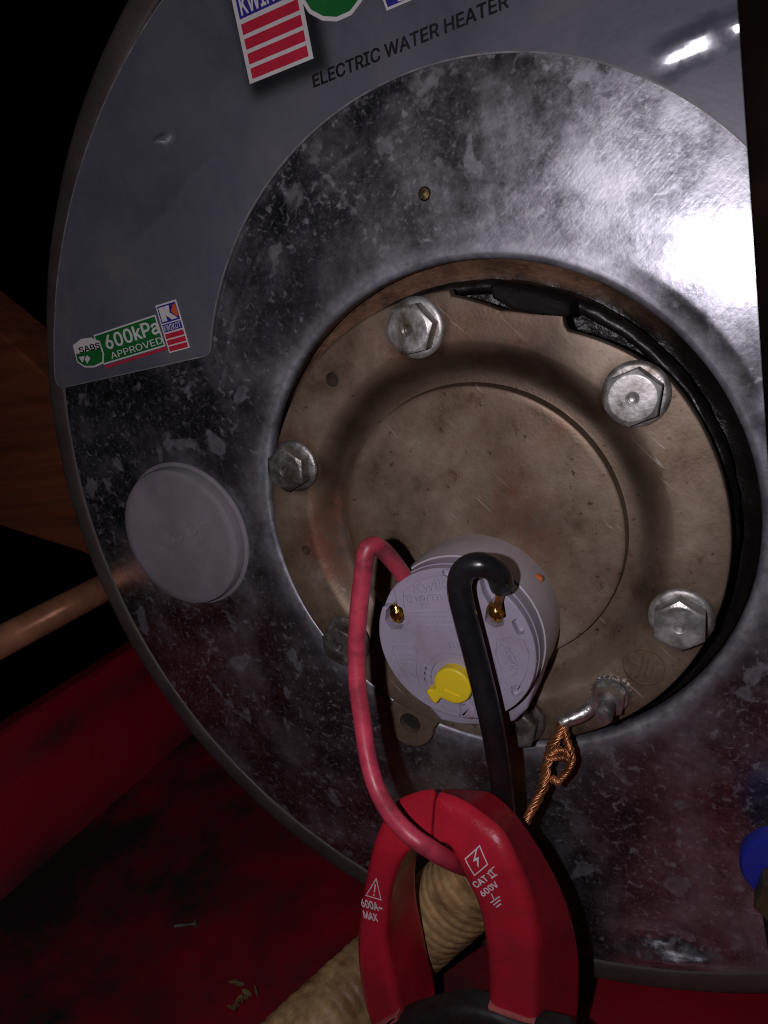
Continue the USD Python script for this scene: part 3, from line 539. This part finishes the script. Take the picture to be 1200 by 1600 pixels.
# lid: disc with terminal pits, wire channel, slots; the corner at the upper left is cut away for the red wire
circ = Point(*TC).buffer(.0279, 96)
cutp = Polygon(px_poly([(560, 860), (640, 880), (614, 916), (622, 952), (612, 985), (596, 1000), (560, 1000)], TH))
lid_hi = circ.difference(Polygon(px_poly([(560, 900), (613, 917), (621, 952), (600, 948), (560, 960)], TH)))
def solid(poly, h1, h0, r): return as_m3(slab(soften(poly.exterior.coords, r * 1.25), h1, h0, r, 4, step=.00045, rb=0.0002))
lid = solid(lid_hi, TH, .0215, .0006); assert lid.num_tri() > 0
low = as_m3(slab(np.array(Point(*TC).buffer(.0283, 96).exterior.coords)[:-1], TH - .0035, .0205, .0005, 3, rb=.0002)); lid = lid + low
def pit(ps, h, d, rb_=.0008): return as_m3(slab(soften(Polygon(px_poly(ps, h)).buffer(.0008, 8).exterior.coords, min(rb_ * 1.2, .0004 + rb_ * .8)), h + .004, h - d, 0, rb=rb_, k=4, step=.00025))
lid = lid - pit([(606, 955), (615, 947), (626, 952), (630, 970), (625, 980), (613, 980), (605, 970)], TH, .0045)
lid = lid - pit([(764, 950), (776, 937), (784, 942), (787, 962), (783, 975), (772, 977), (761, 969)], TH, .005)
lid = lid - pit([(748, 888), (774, 884), (786, 930), (782, 945), (768, 945), (757, 925)], TH, .004)
lid = lid - pit([(803, 973), (808, 970), (816, 986), (811, 989)], TH, .003) - pit([(694, 894), (701, 893), (702, 899), (696, 900)], TH, .002) - pit([(801, 1077), (811, 1073), (814, 1080), (804, 1086)], TH, .0018)
kc = at((711, 1066), TH)[:2]
lid = lid - as_m3(revolve([(0, TH - .0008), (.0088, TH - .0008), (.0094, TH + .001), (0, TH + .001)], kc, 64))
lid_path = part(thermo, 'lid', lid, M['lavender'], 35)
# raised frames and wording moulded in the lid
emb = []
hz_ = TH - .00005
def line(ps, w=.00028, hh=None): return flat(LineString(px_poly(ps, hz_)).buffer(w), hz_, .00050)
emb += [line([(630, 922), (648, 908), (672, 901), (696, 900), (706, 912), (704, 940), (700, 956), (634, 958), (630, 940), (630, 922)])]
emb += [line([(612, 1009), (648, 1010), (652, 1020), (650, 1048), (655, 1068), (640, 1060), (622, 1035), (612, 1009)])]
emb += [line([(776, 1000), (800, 995), (818, 1000), (826, 1020), (822, 1050), (808, 1075), (790, 1078), (778, 1060), (772, 1030), (776, 1000)])]
emb += [flat(ring_poly(kc, .0112, .0108), hz_, .00050)]
emb += [flat(affinity.rotate(affinity.scale(ring_poly(at((792, 1031), TH)[:2], .0056, .0053), .55, 1), 12), hz_, .00050)]
emb += [text_on('Kwik', (646, 927), (697, 918), hz_, (645, 912), depth=.00055, slant=.2), text_on('thermo', (633, 941), (706, 936), hz_, (632, 929), depth=.00055, slant=.1), text_on('TS', (657, 951), (672, 949), hz_, (656, 943), depth=.0005)]
emb += [text_on('Kwik', (789, 1012), (799, 1046), hz_, (797, 1010), bold=False, depth=.00055)]
for yy, x0, x1 in ((964, 634, 706), (972, 636, 708), (980, 640, 715)):
    x = x0
    while x < x1:
        w = 3 + 5 * rng.random(); emb.append(flat(LineString(px_poly([(x, yy), (x + w, yy - .8)], hz_)).buffer(.00035), hz_, .00042)); x += w + 3 + 7 * rng.random()
for yy, x0, x1 in ((1012, 616, 646), (1022, 622, 640), (1030, 624, 646), (1037, 628, 640), (1052, 640, 650)):
    x = x0
    while x < x1:
        w = 2 + 3 * rng.random(); emb.append(flat(LineString(px_poly([(x, yy), (x + w, yy)], hz_)).buffer(.00035), hz_, .00042)); x += w + 2.5
for x in (700, 706, 712, 718): emb.append(flat(LineString(px_poly([(x, 1003), (x + 3, 1010)], hz_)).buffer(.0004), hz_, .00050))
for y in (1040, 1050, 1060): emb.append(flat(LineString(px_poly([(662 + (y - 1040) * .15, y), (669 + (y - 1040) * .2, y + 5)], hz_)).buffer(.0005), hz_, .00050))
part(lid_path, 'raised_lettering', cat_(emb), M['lavender'], 30)
# skirt under the lid, bulging out at the bottom
skp = Polygon(px_poly([(660, 1085), (678, 1106), (692, 1121), (720, 1127), (775, 1129), (803, 1122), (822, 1104), (832, 1075), (800, 1060), (700, 1060)], .022)).buffer(.0008, 6)
part(thermo, 'skirt', slab(np.array(skp.exterior.coords)[:-1], .0235, .003, .0015, 5, step=.0006), M['lavender'], 40)
pt = slab(px_poly([(718, 1094), (729, 1090), (744, 1108), (746, 1122), (734, 1124), (716, 1120)], TH), TH + .0008, TH - .006, .0016, 5, step=.0004)
part(thermo, 'pointer', pt, M['lavender'], 50)
# yellow keyhole knob
kr = .0067; kp_ = Point(*kc).buffer(kr, 40); tl_ = Polygon(px_poly([(703, 1072), (674, 1066 + 5), (669, 1074), (677, 1087), (685, 1096), (692, 1086), (705, 1085)], TH))
knob = kp_.union(tl_).buffer(.0005, 8).buffer(-.0005, 8)
if knob.geom_type != 'Polygon': knob = max(knob.geoms, key=lambda g: g.area)
km = solid(knob, TH + .0030, TH - .0012, .0009); assert km.num_tri() > 0
g1 = at((700, 1071), TH)[:2]; g2 = at((721, 1080), TH)[:2]
km = km - as_m3(trimesh.creation.extrude_polygon(LineString([g1, g2]).buffer(.0006), .004, engine='earcut')).translate([0, 0, TH + .0024])
part(thermo, 'reset_knob', km, M['yellow'], 40)
# brass terminals
for p, q in (((615, 950), (626, 966)), ((770, 944), (781, 968))):
    c = at(((p[0] + q[0]) / 2, (p[1] + q[1]) / 2), TH - .002)
    bl_ = trimesh.creation.icosphere(3, .0026); bl_.vertices *= [1, 1.45, .9]
    bl_.vertices += .0014 * (np.stack([meshkit.fbm(bl_.vertices * 700, 2, 20 + z) for z in range(3)], 1) - .5); bl_.apply_translation(c)
    part(thermo, 'terminal', bl_, M['brass'], 40)
ob = trimesh.creation.icosphere(3, .0019); ob.vertices += .0012 * (np.stack([meshkit.fbm(ob.vertices * 500, 2, 30 + z) for z in range(3)], 1) - .5); ob.apply_translation(at((839, 905), .008)); part(thermo, 'orange_seal', ob, plain('orange_sealant', (.55, .16, .04), .6), 40)

# ======================================================= wires
wr = thing('electric_wire', 'red wire looping from the left of the thermostat down to the tool jaws', 'wire', at((575, 1100), .05))
redp = ats([(652, 935, .0235), (638, 912, .0255), (624, 890, .030), (603, 864, .038), (588, 853, .044), (578, 853, .046), (571, 866, .0475), (566, 905, .049), (560, 960, .051), (557, 1010, .053), (558, 1065, .056), (566, 1125, .059), (574, 1180, .063), (588, 1230, .067), (611, 1272, .071), (640, 1304, .0735), (668, 1324, .073), (696, 1341, .066), (725, 1354, .054), (760, 1360, .040)])
part(wr, 'insulation', tube(resample(spline(redp, 10), .0012), .00290, 24, .03, 3), M['redwire'], True)
wb = thing('electric_wire', 'black wire hooked over the thermostat front and dropping behind the red jaws', 'wire', at((740, 1000), .045))
blk = ats([(784, 914, .033), (779, 899, .037), (768, 887, .040), (750, 882, .0415), (732, 886, .042), (720, 900, .042), (718, 925, .042), (727, 965, .042), (740, 1015, .042), (755, 1075, .042), (768, 1130, .041), (777, 1180, .038), (784, 1230, .034), (790, 1280, .030), (796, 1340, .026)])
part(wb, 'insulation', tube(resample(spline(blk, 10), .0012), .00385, 24, .015, 5), M['blackwire'], True)
ce = ats([(786, 916, .033), (781, 930, .0325), (778, 945, .0305), (776, 958, .029)])
strand = []
cl_ = resample(spline(ce, 8), .0006); T_, N_, B_ = frames(cl_)
for s in range(7):
    ph = s * 2 * math.pi / 6; rr_ = .0 if s == 6 else .0009; tw = np.linspace(0, 3.0, len(cl_)) + ph
    strand.append(tube(cl_ + rr_ * (np.cos(tw)[:, None] * N_ + np.sin(tw)[:, None] * B_), .0005, 8))
part(wb, 'bare_strands', cat_(strand), M['copper'], True)
# earth wire: crimp lug on the stud, bare twisted strands with a knot
we = thing('earth_wire', 'bare twisted copper earth wire knotted below the crimp lug on the stud', 'wire', at((870, 1180), .012))
lugc = sc_
ld = at((905, 1117), HF + .004)[:2] - lugc; le = np.linalg.norm(ld); ld /= le; ln = np.array([-ld[1], ld[0]])
ringp = ring_poly(lugc, .0062, .0036, 32)
part(we, 'lug_ring', slab(np.array(Point(*lugc).buffer(.0055, 32).union(Polygon([lugc + ln * .0030, lugc + ld * .010 + ln * .0026, lugc + ld * .010 - ln * .0026, lugc - ln * .0030])).exterior.coords)[:-1], HF + .0022, HF + .0013, .0003, 3), M['bright'], 35)
barrel = spline(np.array([[*(lugc + ld * .0082), HF + .0030], [*(lugc + ld * .0125), HF + .0044], [*at((886, 1125), HF + .006)[:2], HF + .006], [*at((878, 1131), HF + .007)[:2], HF + .0066]]), 8)
bt = tube(resample(barrel, .0005), .0026, 28); bt.vertices += .0003 * (np.stack([meshkit.fbm(bt.vertices * 350, 2, 40 + z) for z in range(3)], 1) - .5)
part(we, 'crimp_barrel', bt, M['bright'], 50)
def rope(P, n, rad, sr, turns, seed):
    P = resample(spline(P, 10), .0006); T_, N_, B_ = frames(P); out = []; g = np.random.default_rng(seed)
    for s in range(n):
        tw = np.linspace(0, turns * 2 * math.pi, len(P)) + s * 2.4 + g.random() * .5; q = rad * math.sqrt((s + .5) / n) * (1 + .25 * (meshkit.noise(np.column_stack([np.arange(len(P)) * .12 + 9 * s, 0 * tw, 0 * tw]), seed) - .5) * 2)
        out.append(tube(P + q[:, None] * (np.cos(tw)[:, None] * N_ + np.sin(tw)[:, None] * B_), sr, 7))
    return cat_(out)
k1 = ats([(881, 1128, .0120), (875, 1142, .0135), (866, 1158, .0145), (858, 1175, .0150), (853, 1195, .0155), (852, 1215, .0165), (845, 1237, .019), (833, 1262, .023), (818, 1290, .027), (805, 1325, .028)])
k2 = ats([(879, 1128, .0120), (884, 1150, .0140), (890, 1172, .0150), (893, 1188, .0150), (888, 1202, .0155), (878, 1214, .0160), (868, 1222, .0165), (862, 1217, .0170)])
k3 = ats([(858, 1178, .0165), (866, 1172, .0178), (876, 1172, .0185), (886, 1180, .0175), (889, 1190, .0165)])
k4 = ats([(856, 1184, .0160), (866, 1184, .0180), (878, 1184, .0185), (888, 1190, .0170)])
part(we, 'strands', cat_([rope(k1, 12, .0017, .00036, 4, 1), rope(k2, 9, .0013, .00036, 5, 2), rope(k3, 7, .0012, .00036, 3, 3), rope(k4, 5, .0010, .00036, 3, 4)]), M['copper'], True)

# ======================================================= clamp tool
HJ, TJ = .065, .027
clampm = thing('clamp_meter', 'red jaws of a clamp meter closed round the red wire', 'clamp meter', at((730, 1420), HJ - TJ))
def smooth_px(ps, h, n=6): return spline(np.array([at(p, h)[:2] for p in ps]), n)
HB, TIP = HJ - TJ, .0555
def hpx(y): return HJ - (HJ - TIP) * np.clip((1350 - y) / 118., 0, 1) ** 1.5
def smooth_h(ps, n=6): return spline(np.array([at(p, hpx(p[1]))[:2] for p in ps]), n)
ya, yb = at((676, 1345), HJ)[1], at((681, 1230), TIP)[1]
def tipdrop(v):
    t = np.clip((v[:, 1] - ya) / (yb - ya), 0, 1.05); t = t ** 1.5
    return -(HJ - TIP) * t * np.clip((v[:, 2] - HB) / TJ, 0, 1)
sa, sb = at((675, 1316), HJ)[:2], at((681, 1230), TIP)[:2]
def seamw(P):
    u = (sb - sa) / np.linalg.norm(sb - sa); d = np.abs((P - sa) @ np.array([-u[1], u[0]])); y = (P - sa) @ u
    return np.clip(.10 + np.clip((d - .0008) / .006, 0, 1) + np.clip((-y - .001) / .006, 0, 1), 0, 1)
Lout = smooth_h([(680, 1236), (650, 1241), (617, 1256), (590, 1299), (569, 1369), (557, 1442), (555, 1495), (562, 1558), (574, 1600), (590, 1650)])
Lin = smooth_h([(640, 1650), (627, 1600), (617, 1554), (607, 1512), (602, 1470), (606, 1411), (618, 1368), (640, 1335), (674, 1314)])
lj = np.vstack([Lout, Lin])
Rin = smooth_h([(675, 1314), (702, 1337), (725, 1383), (744, 1425), (754, 1477), (759, 1530), (759, 1600), (755, 1650)])
Rout = smooth_h([(838, 1650), (842, 1590), (843, 1530), (838, 1460), (820, 1390), (786, 1322), (748, 1284), (712, 1255), (681, 1240)])
rj = np.vstack([Rin, Rout])
import scipy.spatial as sps
def drafter(inn, front, rear):
    a = np.array([at(p, hpx(p[1]))[:2] for p in front]); dv = np.array([at(p, HB)[:2] for p in rear]) - a
    D = spline(np.column_stack([a, dv]), 160); k1, k2 = sps.cKDTree(resample(inn, .0001)), sps.cKDTree(D[:, :2])
    def fn(v):
        d1 = k1.query(v[:, :2])[0]; d2, i2 = k2.query(v[:, :2]); t = np.clip((HJ - .003 - v[:, 2]) / (TJ - .003), 0, 1)
        return (t * (d1 + 1e-5) / (d1 + d2 + 2e-5))[:, None] * D[i2, 2:]
    return fn
draft_r = drafter(Rin, [(681, 1240), (712, 1255), (748, 1284), (786, 1322), (820, 1390), (838, 1460), (843, 1530), (842, 1590), (838, 1650)], [(690, 1233), (742, 1233), (780, 1243), (824, 1292), (866, 1360), (893, 1422), (908, 1490), (909, 1553), (905, 1600)])
nat = lambda p: tuple(np.array(p) + .13 * (np.array([1181, 380]) - p))
draft_l = drafter(Lin, [(680, 1236), (650, 1241), (617, 1256), (590, 1299), (569, 1369), (557, 1442), (555, 1495), (562, 1558), (574, 1600)], [(690, 1233), (662, 1236), (640, 1243), (632, 1254), (636, 1270), nat((557, 1442)), nat((555, 1495)), nat((562, 1558)), nat((574, 1600))])
jl = part(clampm, 'jaw', slab(soften(lj, .0016), HJ, HB, .0034, 7, step=.0009, hfun=tipdrop, rw=seamw, fine=.0015, dfun=draft_l), M['clamp'], 50)
jr = part(clampm, 'jaw', slab(soften(rj, .0016), HJ, HB, .0042, 7, step=.0009, hfun=tipdrop, rw=seamw, fine=.0015, dfun=draft_r), M['clamp'], 50)
hp = HJ + .0002
def pline(ps, w): return flat(LineString(px_poly(ps, hp)).buffer(w, cap_style=2, join_style=2), hp, .0001)
def settle(m):
    v, f = trimesh.remesh.subdivide_to_size(m.vertices, m.faces, .0007, max_iter=20); m = trimesh.Trimesh(v, f, process=False)
    q = m.vertices.copy(); q[:, 2] = HJ; m.vertices[:, 2] += tipdrop(q) + .00012; return m
part(jl, 'print', cat_([pline([(588, 1373), (595.5, 1406), (572, 1399), (588, 1373), (590, 1380)], .00016), pline([(586.5, 1382), (585, 1394)], .00022), pline([(584.6, 1397), (584.2, 1399.5)], .00024),
                       text_on('600A~', (565.5, 1416), (598.5, 1424.5), hp, (567, 1405)), text_on('MAX', (569, 1434), (591, 1440), hp, (571, 1424))]), M['white_print'], False)
sq = [(726.5, 1343), (746.5, 1328), (761.5, 1351), (741.6, 1367), (726.5, 1343), (731, 1339.5)]
part(jr, 'print', settle(cat_([pline(sq, .00017), flat(Polygon(px_poly([(741.5, 1331), (744, 1330), (741.5, 1343), (747, 1341), (748, 1355), (746, 1353), (744.5, 1345), (739, 1347)], hp)), hp, .0001),
                       text_on('CAT', (744.5, 1387), (764.5, 1374), hp, (741, 1377)), text_on('II', (768, 1371.5), (776, 1366), hp, (764.5, 1361.5), bold=False), pline([(763, 1361), (772, 1354.5)], .00013), pline([(768, 1372), (777.5, 1366)], .00013),
                       text_on('600V', (755.5, 1400.5), (780.5, 1383), hp, (752, 1391)),
                       pline([(768, 1396), (773, 1406)], .0002), pline([(767, 1410), (781, 1400)], .0002), pline([(771, 1413.5), (782, 1405.5)], .0002), pline([(775.5, 1417), (783, 1411.5)], .0002)])), M['white_print'], False)
hb = smooth_px([(556, 1640), (590, 1616), (640, 1594), (690, 1580), (722, 1577), (760, 1585), (800, 1600), (850, 1614), (893, 1628)], HJ + .003, 5)
hb = np.vstack([hb, px_poly([(905, 1800), (540, 1800)], HJ + .003)])
part(clampm, 'handle', slab(soften(hb, .0035), HJ + .0034, HJ - .0060, .0028, 6, step=.0012, hfun=lambda v: .0006 * (meshkit.fbm(v * 200, 2, 8) - .5)), M['rubber'], True)
for pp in ([(573, 1612), (592, 1598), (620, 1585), (622, 1600), (597, 1614), (578, 1626)], [(762, 1573), (795, 1584), (836, 1600), (836, 1618), (800, 1606), (762, 1594)]):
    part(clampm, 'collar', slab(px_poly(pp, HJ + .001), HJ + .0012, HJ - .004, .0008, 3, step=.0008), M['dust'], 40)

# ======================================================= ribbed conduit
cdt = thing('ribbed_conduit', 'tan ribbed conduit running behind the red jaws to the tray', 'conduit', at((600, 1520), .03))
cl2 = resample(spline(np.array([at((768, 1345), .0185), at((700, 1412), .0185), at((645, 1464), .0195), at_y((600, 1508), -.2055), at_y((490, 1614), -.2075), at_y((380, 1722), -.208)]), 14), .0007)
s_ = np.arange(len(cl2)) * .0007; rc = .0160 + (.0003 + .0003 * meshkit.noise(np.column_stack([s_ * 170, 0 * s_, 0 * s_]), 3)) * np.abs(np.sin(math.pi * (s_ + .004 * meshkit.noise(np.column_stack([s_ * 60, 0 * s_, 0 * s_]), 4)) / .0050)) ** .8
ct = tube(cl2, rc, 56); nrm = ct.vertices.copy();  ct.vertices += .0006 * (np.stack([meshkit.fbm(nrm * 140, 3, 50 + z) for z in range(3)], 1) - .5)
part(cdt, 'pipe_wall', ct, M['conduit'], True)

# ======================================================= drip tray, copper pipe, timber, post, valve, litter
YF = -.226
tray = thing('drip_tray', 'dirty red plastic drip tray under the water heater', 'drip tray', (0, YF - .003, 0))
def sheet(P00, P10, P11, P01, nu, nv, amp=.0, seed=0):
    u, v = np.meshgrid(np.linspace(0, 1, nu), np.linspace(0, 1, nv)); u, v = u.ravel()[:, None], v.ravel()[:, None]
    P = (1 - u) * (1 - v) * np.array(P00) + u * (1 - v) * np.array(P10) + u * v * np.array(P11) + (1 - u) * v * np.array(P01)
    n = np.cross(np.array(P10) - P00, np.array(P01) - P00); n = n / np.linalg.norm(n)
    if amp: P = P + n * amp * (meshkit.fbm(P * 25, 3, seed)[:, None] - .5)
    i = np.arange(nv - 1)[:, None] * nu + np.arange(nu - 1)[None]; Fq = np.stack([i, i + 1, i + nu + 1, i + nu], -1).reshape(-1, 4)
    return P, Fq
XW, XT, YT = -.352, -.372, -.1395
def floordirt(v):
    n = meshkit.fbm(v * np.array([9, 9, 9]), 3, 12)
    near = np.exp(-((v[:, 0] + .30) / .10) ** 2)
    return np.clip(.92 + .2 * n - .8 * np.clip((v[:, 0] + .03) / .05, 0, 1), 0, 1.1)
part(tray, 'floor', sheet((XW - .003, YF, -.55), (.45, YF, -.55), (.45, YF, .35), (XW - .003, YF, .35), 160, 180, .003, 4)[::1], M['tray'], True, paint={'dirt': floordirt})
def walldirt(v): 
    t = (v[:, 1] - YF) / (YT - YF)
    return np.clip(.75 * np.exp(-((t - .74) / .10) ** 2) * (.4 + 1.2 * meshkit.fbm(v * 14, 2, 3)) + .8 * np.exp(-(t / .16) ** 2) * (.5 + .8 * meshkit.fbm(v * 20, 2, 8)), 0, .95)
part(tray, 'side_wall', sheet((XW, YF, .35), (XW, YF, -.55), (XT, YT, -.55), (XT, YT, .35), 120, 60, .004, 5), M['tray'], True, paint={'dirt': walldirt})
part(tray, 'rim', slab([(XT - .012, YT - .004), (XT + .001, YT - .004), (XT + .001, YT), (XT - .012, YT)], .35, -.55, 0, rb=0), M['tray'], 30, paint={'dirt': lambda v: .3 + 0 * v[:, 0]})
pp_ = thing('copper_pipe', 'dull copper pipe running past the left edge of the cover', 'pipe', (-.2268, -.0385, 0))
pl_ = np.array([[-.2268 - .004 * (1 - t), -.0385 - .003 * (1 - t), .30 - .75 * (1 - t)] for t in np.linspace(0, 1, 60)])
part(pp_, 'pipe_wall', tube(pl_, .0072, 40, .012, 2), M['pipe'], True)
HT = -.11
tb = Polygon(px_poly([(-160, 385), (0, 519), (75, 590), (170, 690), (190, 890), (125, 862), (0, 822), (-160, 775)], HT)).difference(Point(0, 0).buffer(.2155, 96))
if tb.geom_type != 'Polygon': tb = max(tb.geoms, key=lambda g: g.area)
beam = thing('roof_timber', 'brown roof timber behind the left edge of the water heater', 'timber', at((40, 700), HT))
part(beam, 'plank', slab(np.array(tb.exterior.coords)[:-1], HT, HT - .038, .002, 3, step=.004), M['timber'], 35)
post = thing('roof_timber', 'blackened upright timber along the right edge in front of the cover', 'timber', at((1190, 300), .05))
HP = .06
e0, e1 = at((1149, -40), HP)[:2], at((1197.5, 690), HP)[:2]; ed = (e1 - e0) / np.linalg.norm(e1 - e0); en = np.array([-ed[1], ed[0]])
e1 = e0 + ed * .155
part(post, 'plank', slab([e0 - ed * .1, e1, e1 + en * .04, e0 - ed * .1 + en * .04], HP, .012, .0012, 4, step=.003, hfun=lambda v: .0004 * (meshkit.fbm(v * [200, 30, 200], 2, 3) - .5)), M['darkpost'], 35)
vv = thing('valve', 'blue round valve cap over a brass fitting at the right edge', 'valve', at((1200, 1380), 0))
bc = at((1229, 1362), .018)[:2]
part(vv, 'cap', revolve([(0, .012), (.0128, .012), (.0136, .0135), (.0136, .0175), (.0128, .0188), (.0115, .0192), (0, .0195)], bc, 72), M['bluecap'], 40)
part(vv, 'stem', revolve([(0, 0), (.006, 0), (.006, .0125), (0, .0125)], bc, 40), M['oldbrass'], 40)
nc = at((1234, 1408), .024)[:2]; hxv = nc + np.array([[math.cos(.2 + q * math.pi / 3), math.sin(.2 + q * math.pi / 3)] for q in range(6)]) * .0105
part(vv, 'nut', slab(hxv, .0275, .0200, .0008, 3, step=.001), M['darkbrass'], 30)
part(vv, 'hose', tube(resample(spline(np.array([[nc[0], nc[1] - .004, .022], [nc[0] + .0005, nc[1] - .02, .020], [nc[0] + .002, nc[1] - .05, .018]]), 8), .002), .0085, 28), M['rubber'], True)
# litter on the tray floor
scp = at_y((290, 1445), YF + .002)
scr = thing('screw', 'small steel screw lying on the red tray', 'screw', scp)
dv = np.array([.92, 0, -.38]); ax = np.array([scp + dv * t for t in np.linspace(-.0065, .0065, 60)])
rs_ = np.where(np.arange(60) > 54, .0021, .0008 + .0002 * (np.arange(60) % 2)); part(scr, 'shank', tube(ax, rs_, 12), M['bolt_rust'], 40)
lf = at_y((378, 1562), YF + .003); leafp = []
for s in range(14):
    t = trimesh.creation.icosphere(1, .004); t.vertices *= [.7, .12, .3]; t.apply_transform(trimesh.transformations.random_rotation_matrix(rng.random(3))); t.apply_translation(lf + [rng.normal(0, .005), .001 * rng.random(), rng.normal(0, .004)]); leafp.append(t)
lfp = thing('debris', 'crumbled yellowish flakes lying on the red tray near the conduit', 'debris', lf); part(lfp, 'flakes', cat_(leafp), M['leaf'], False)
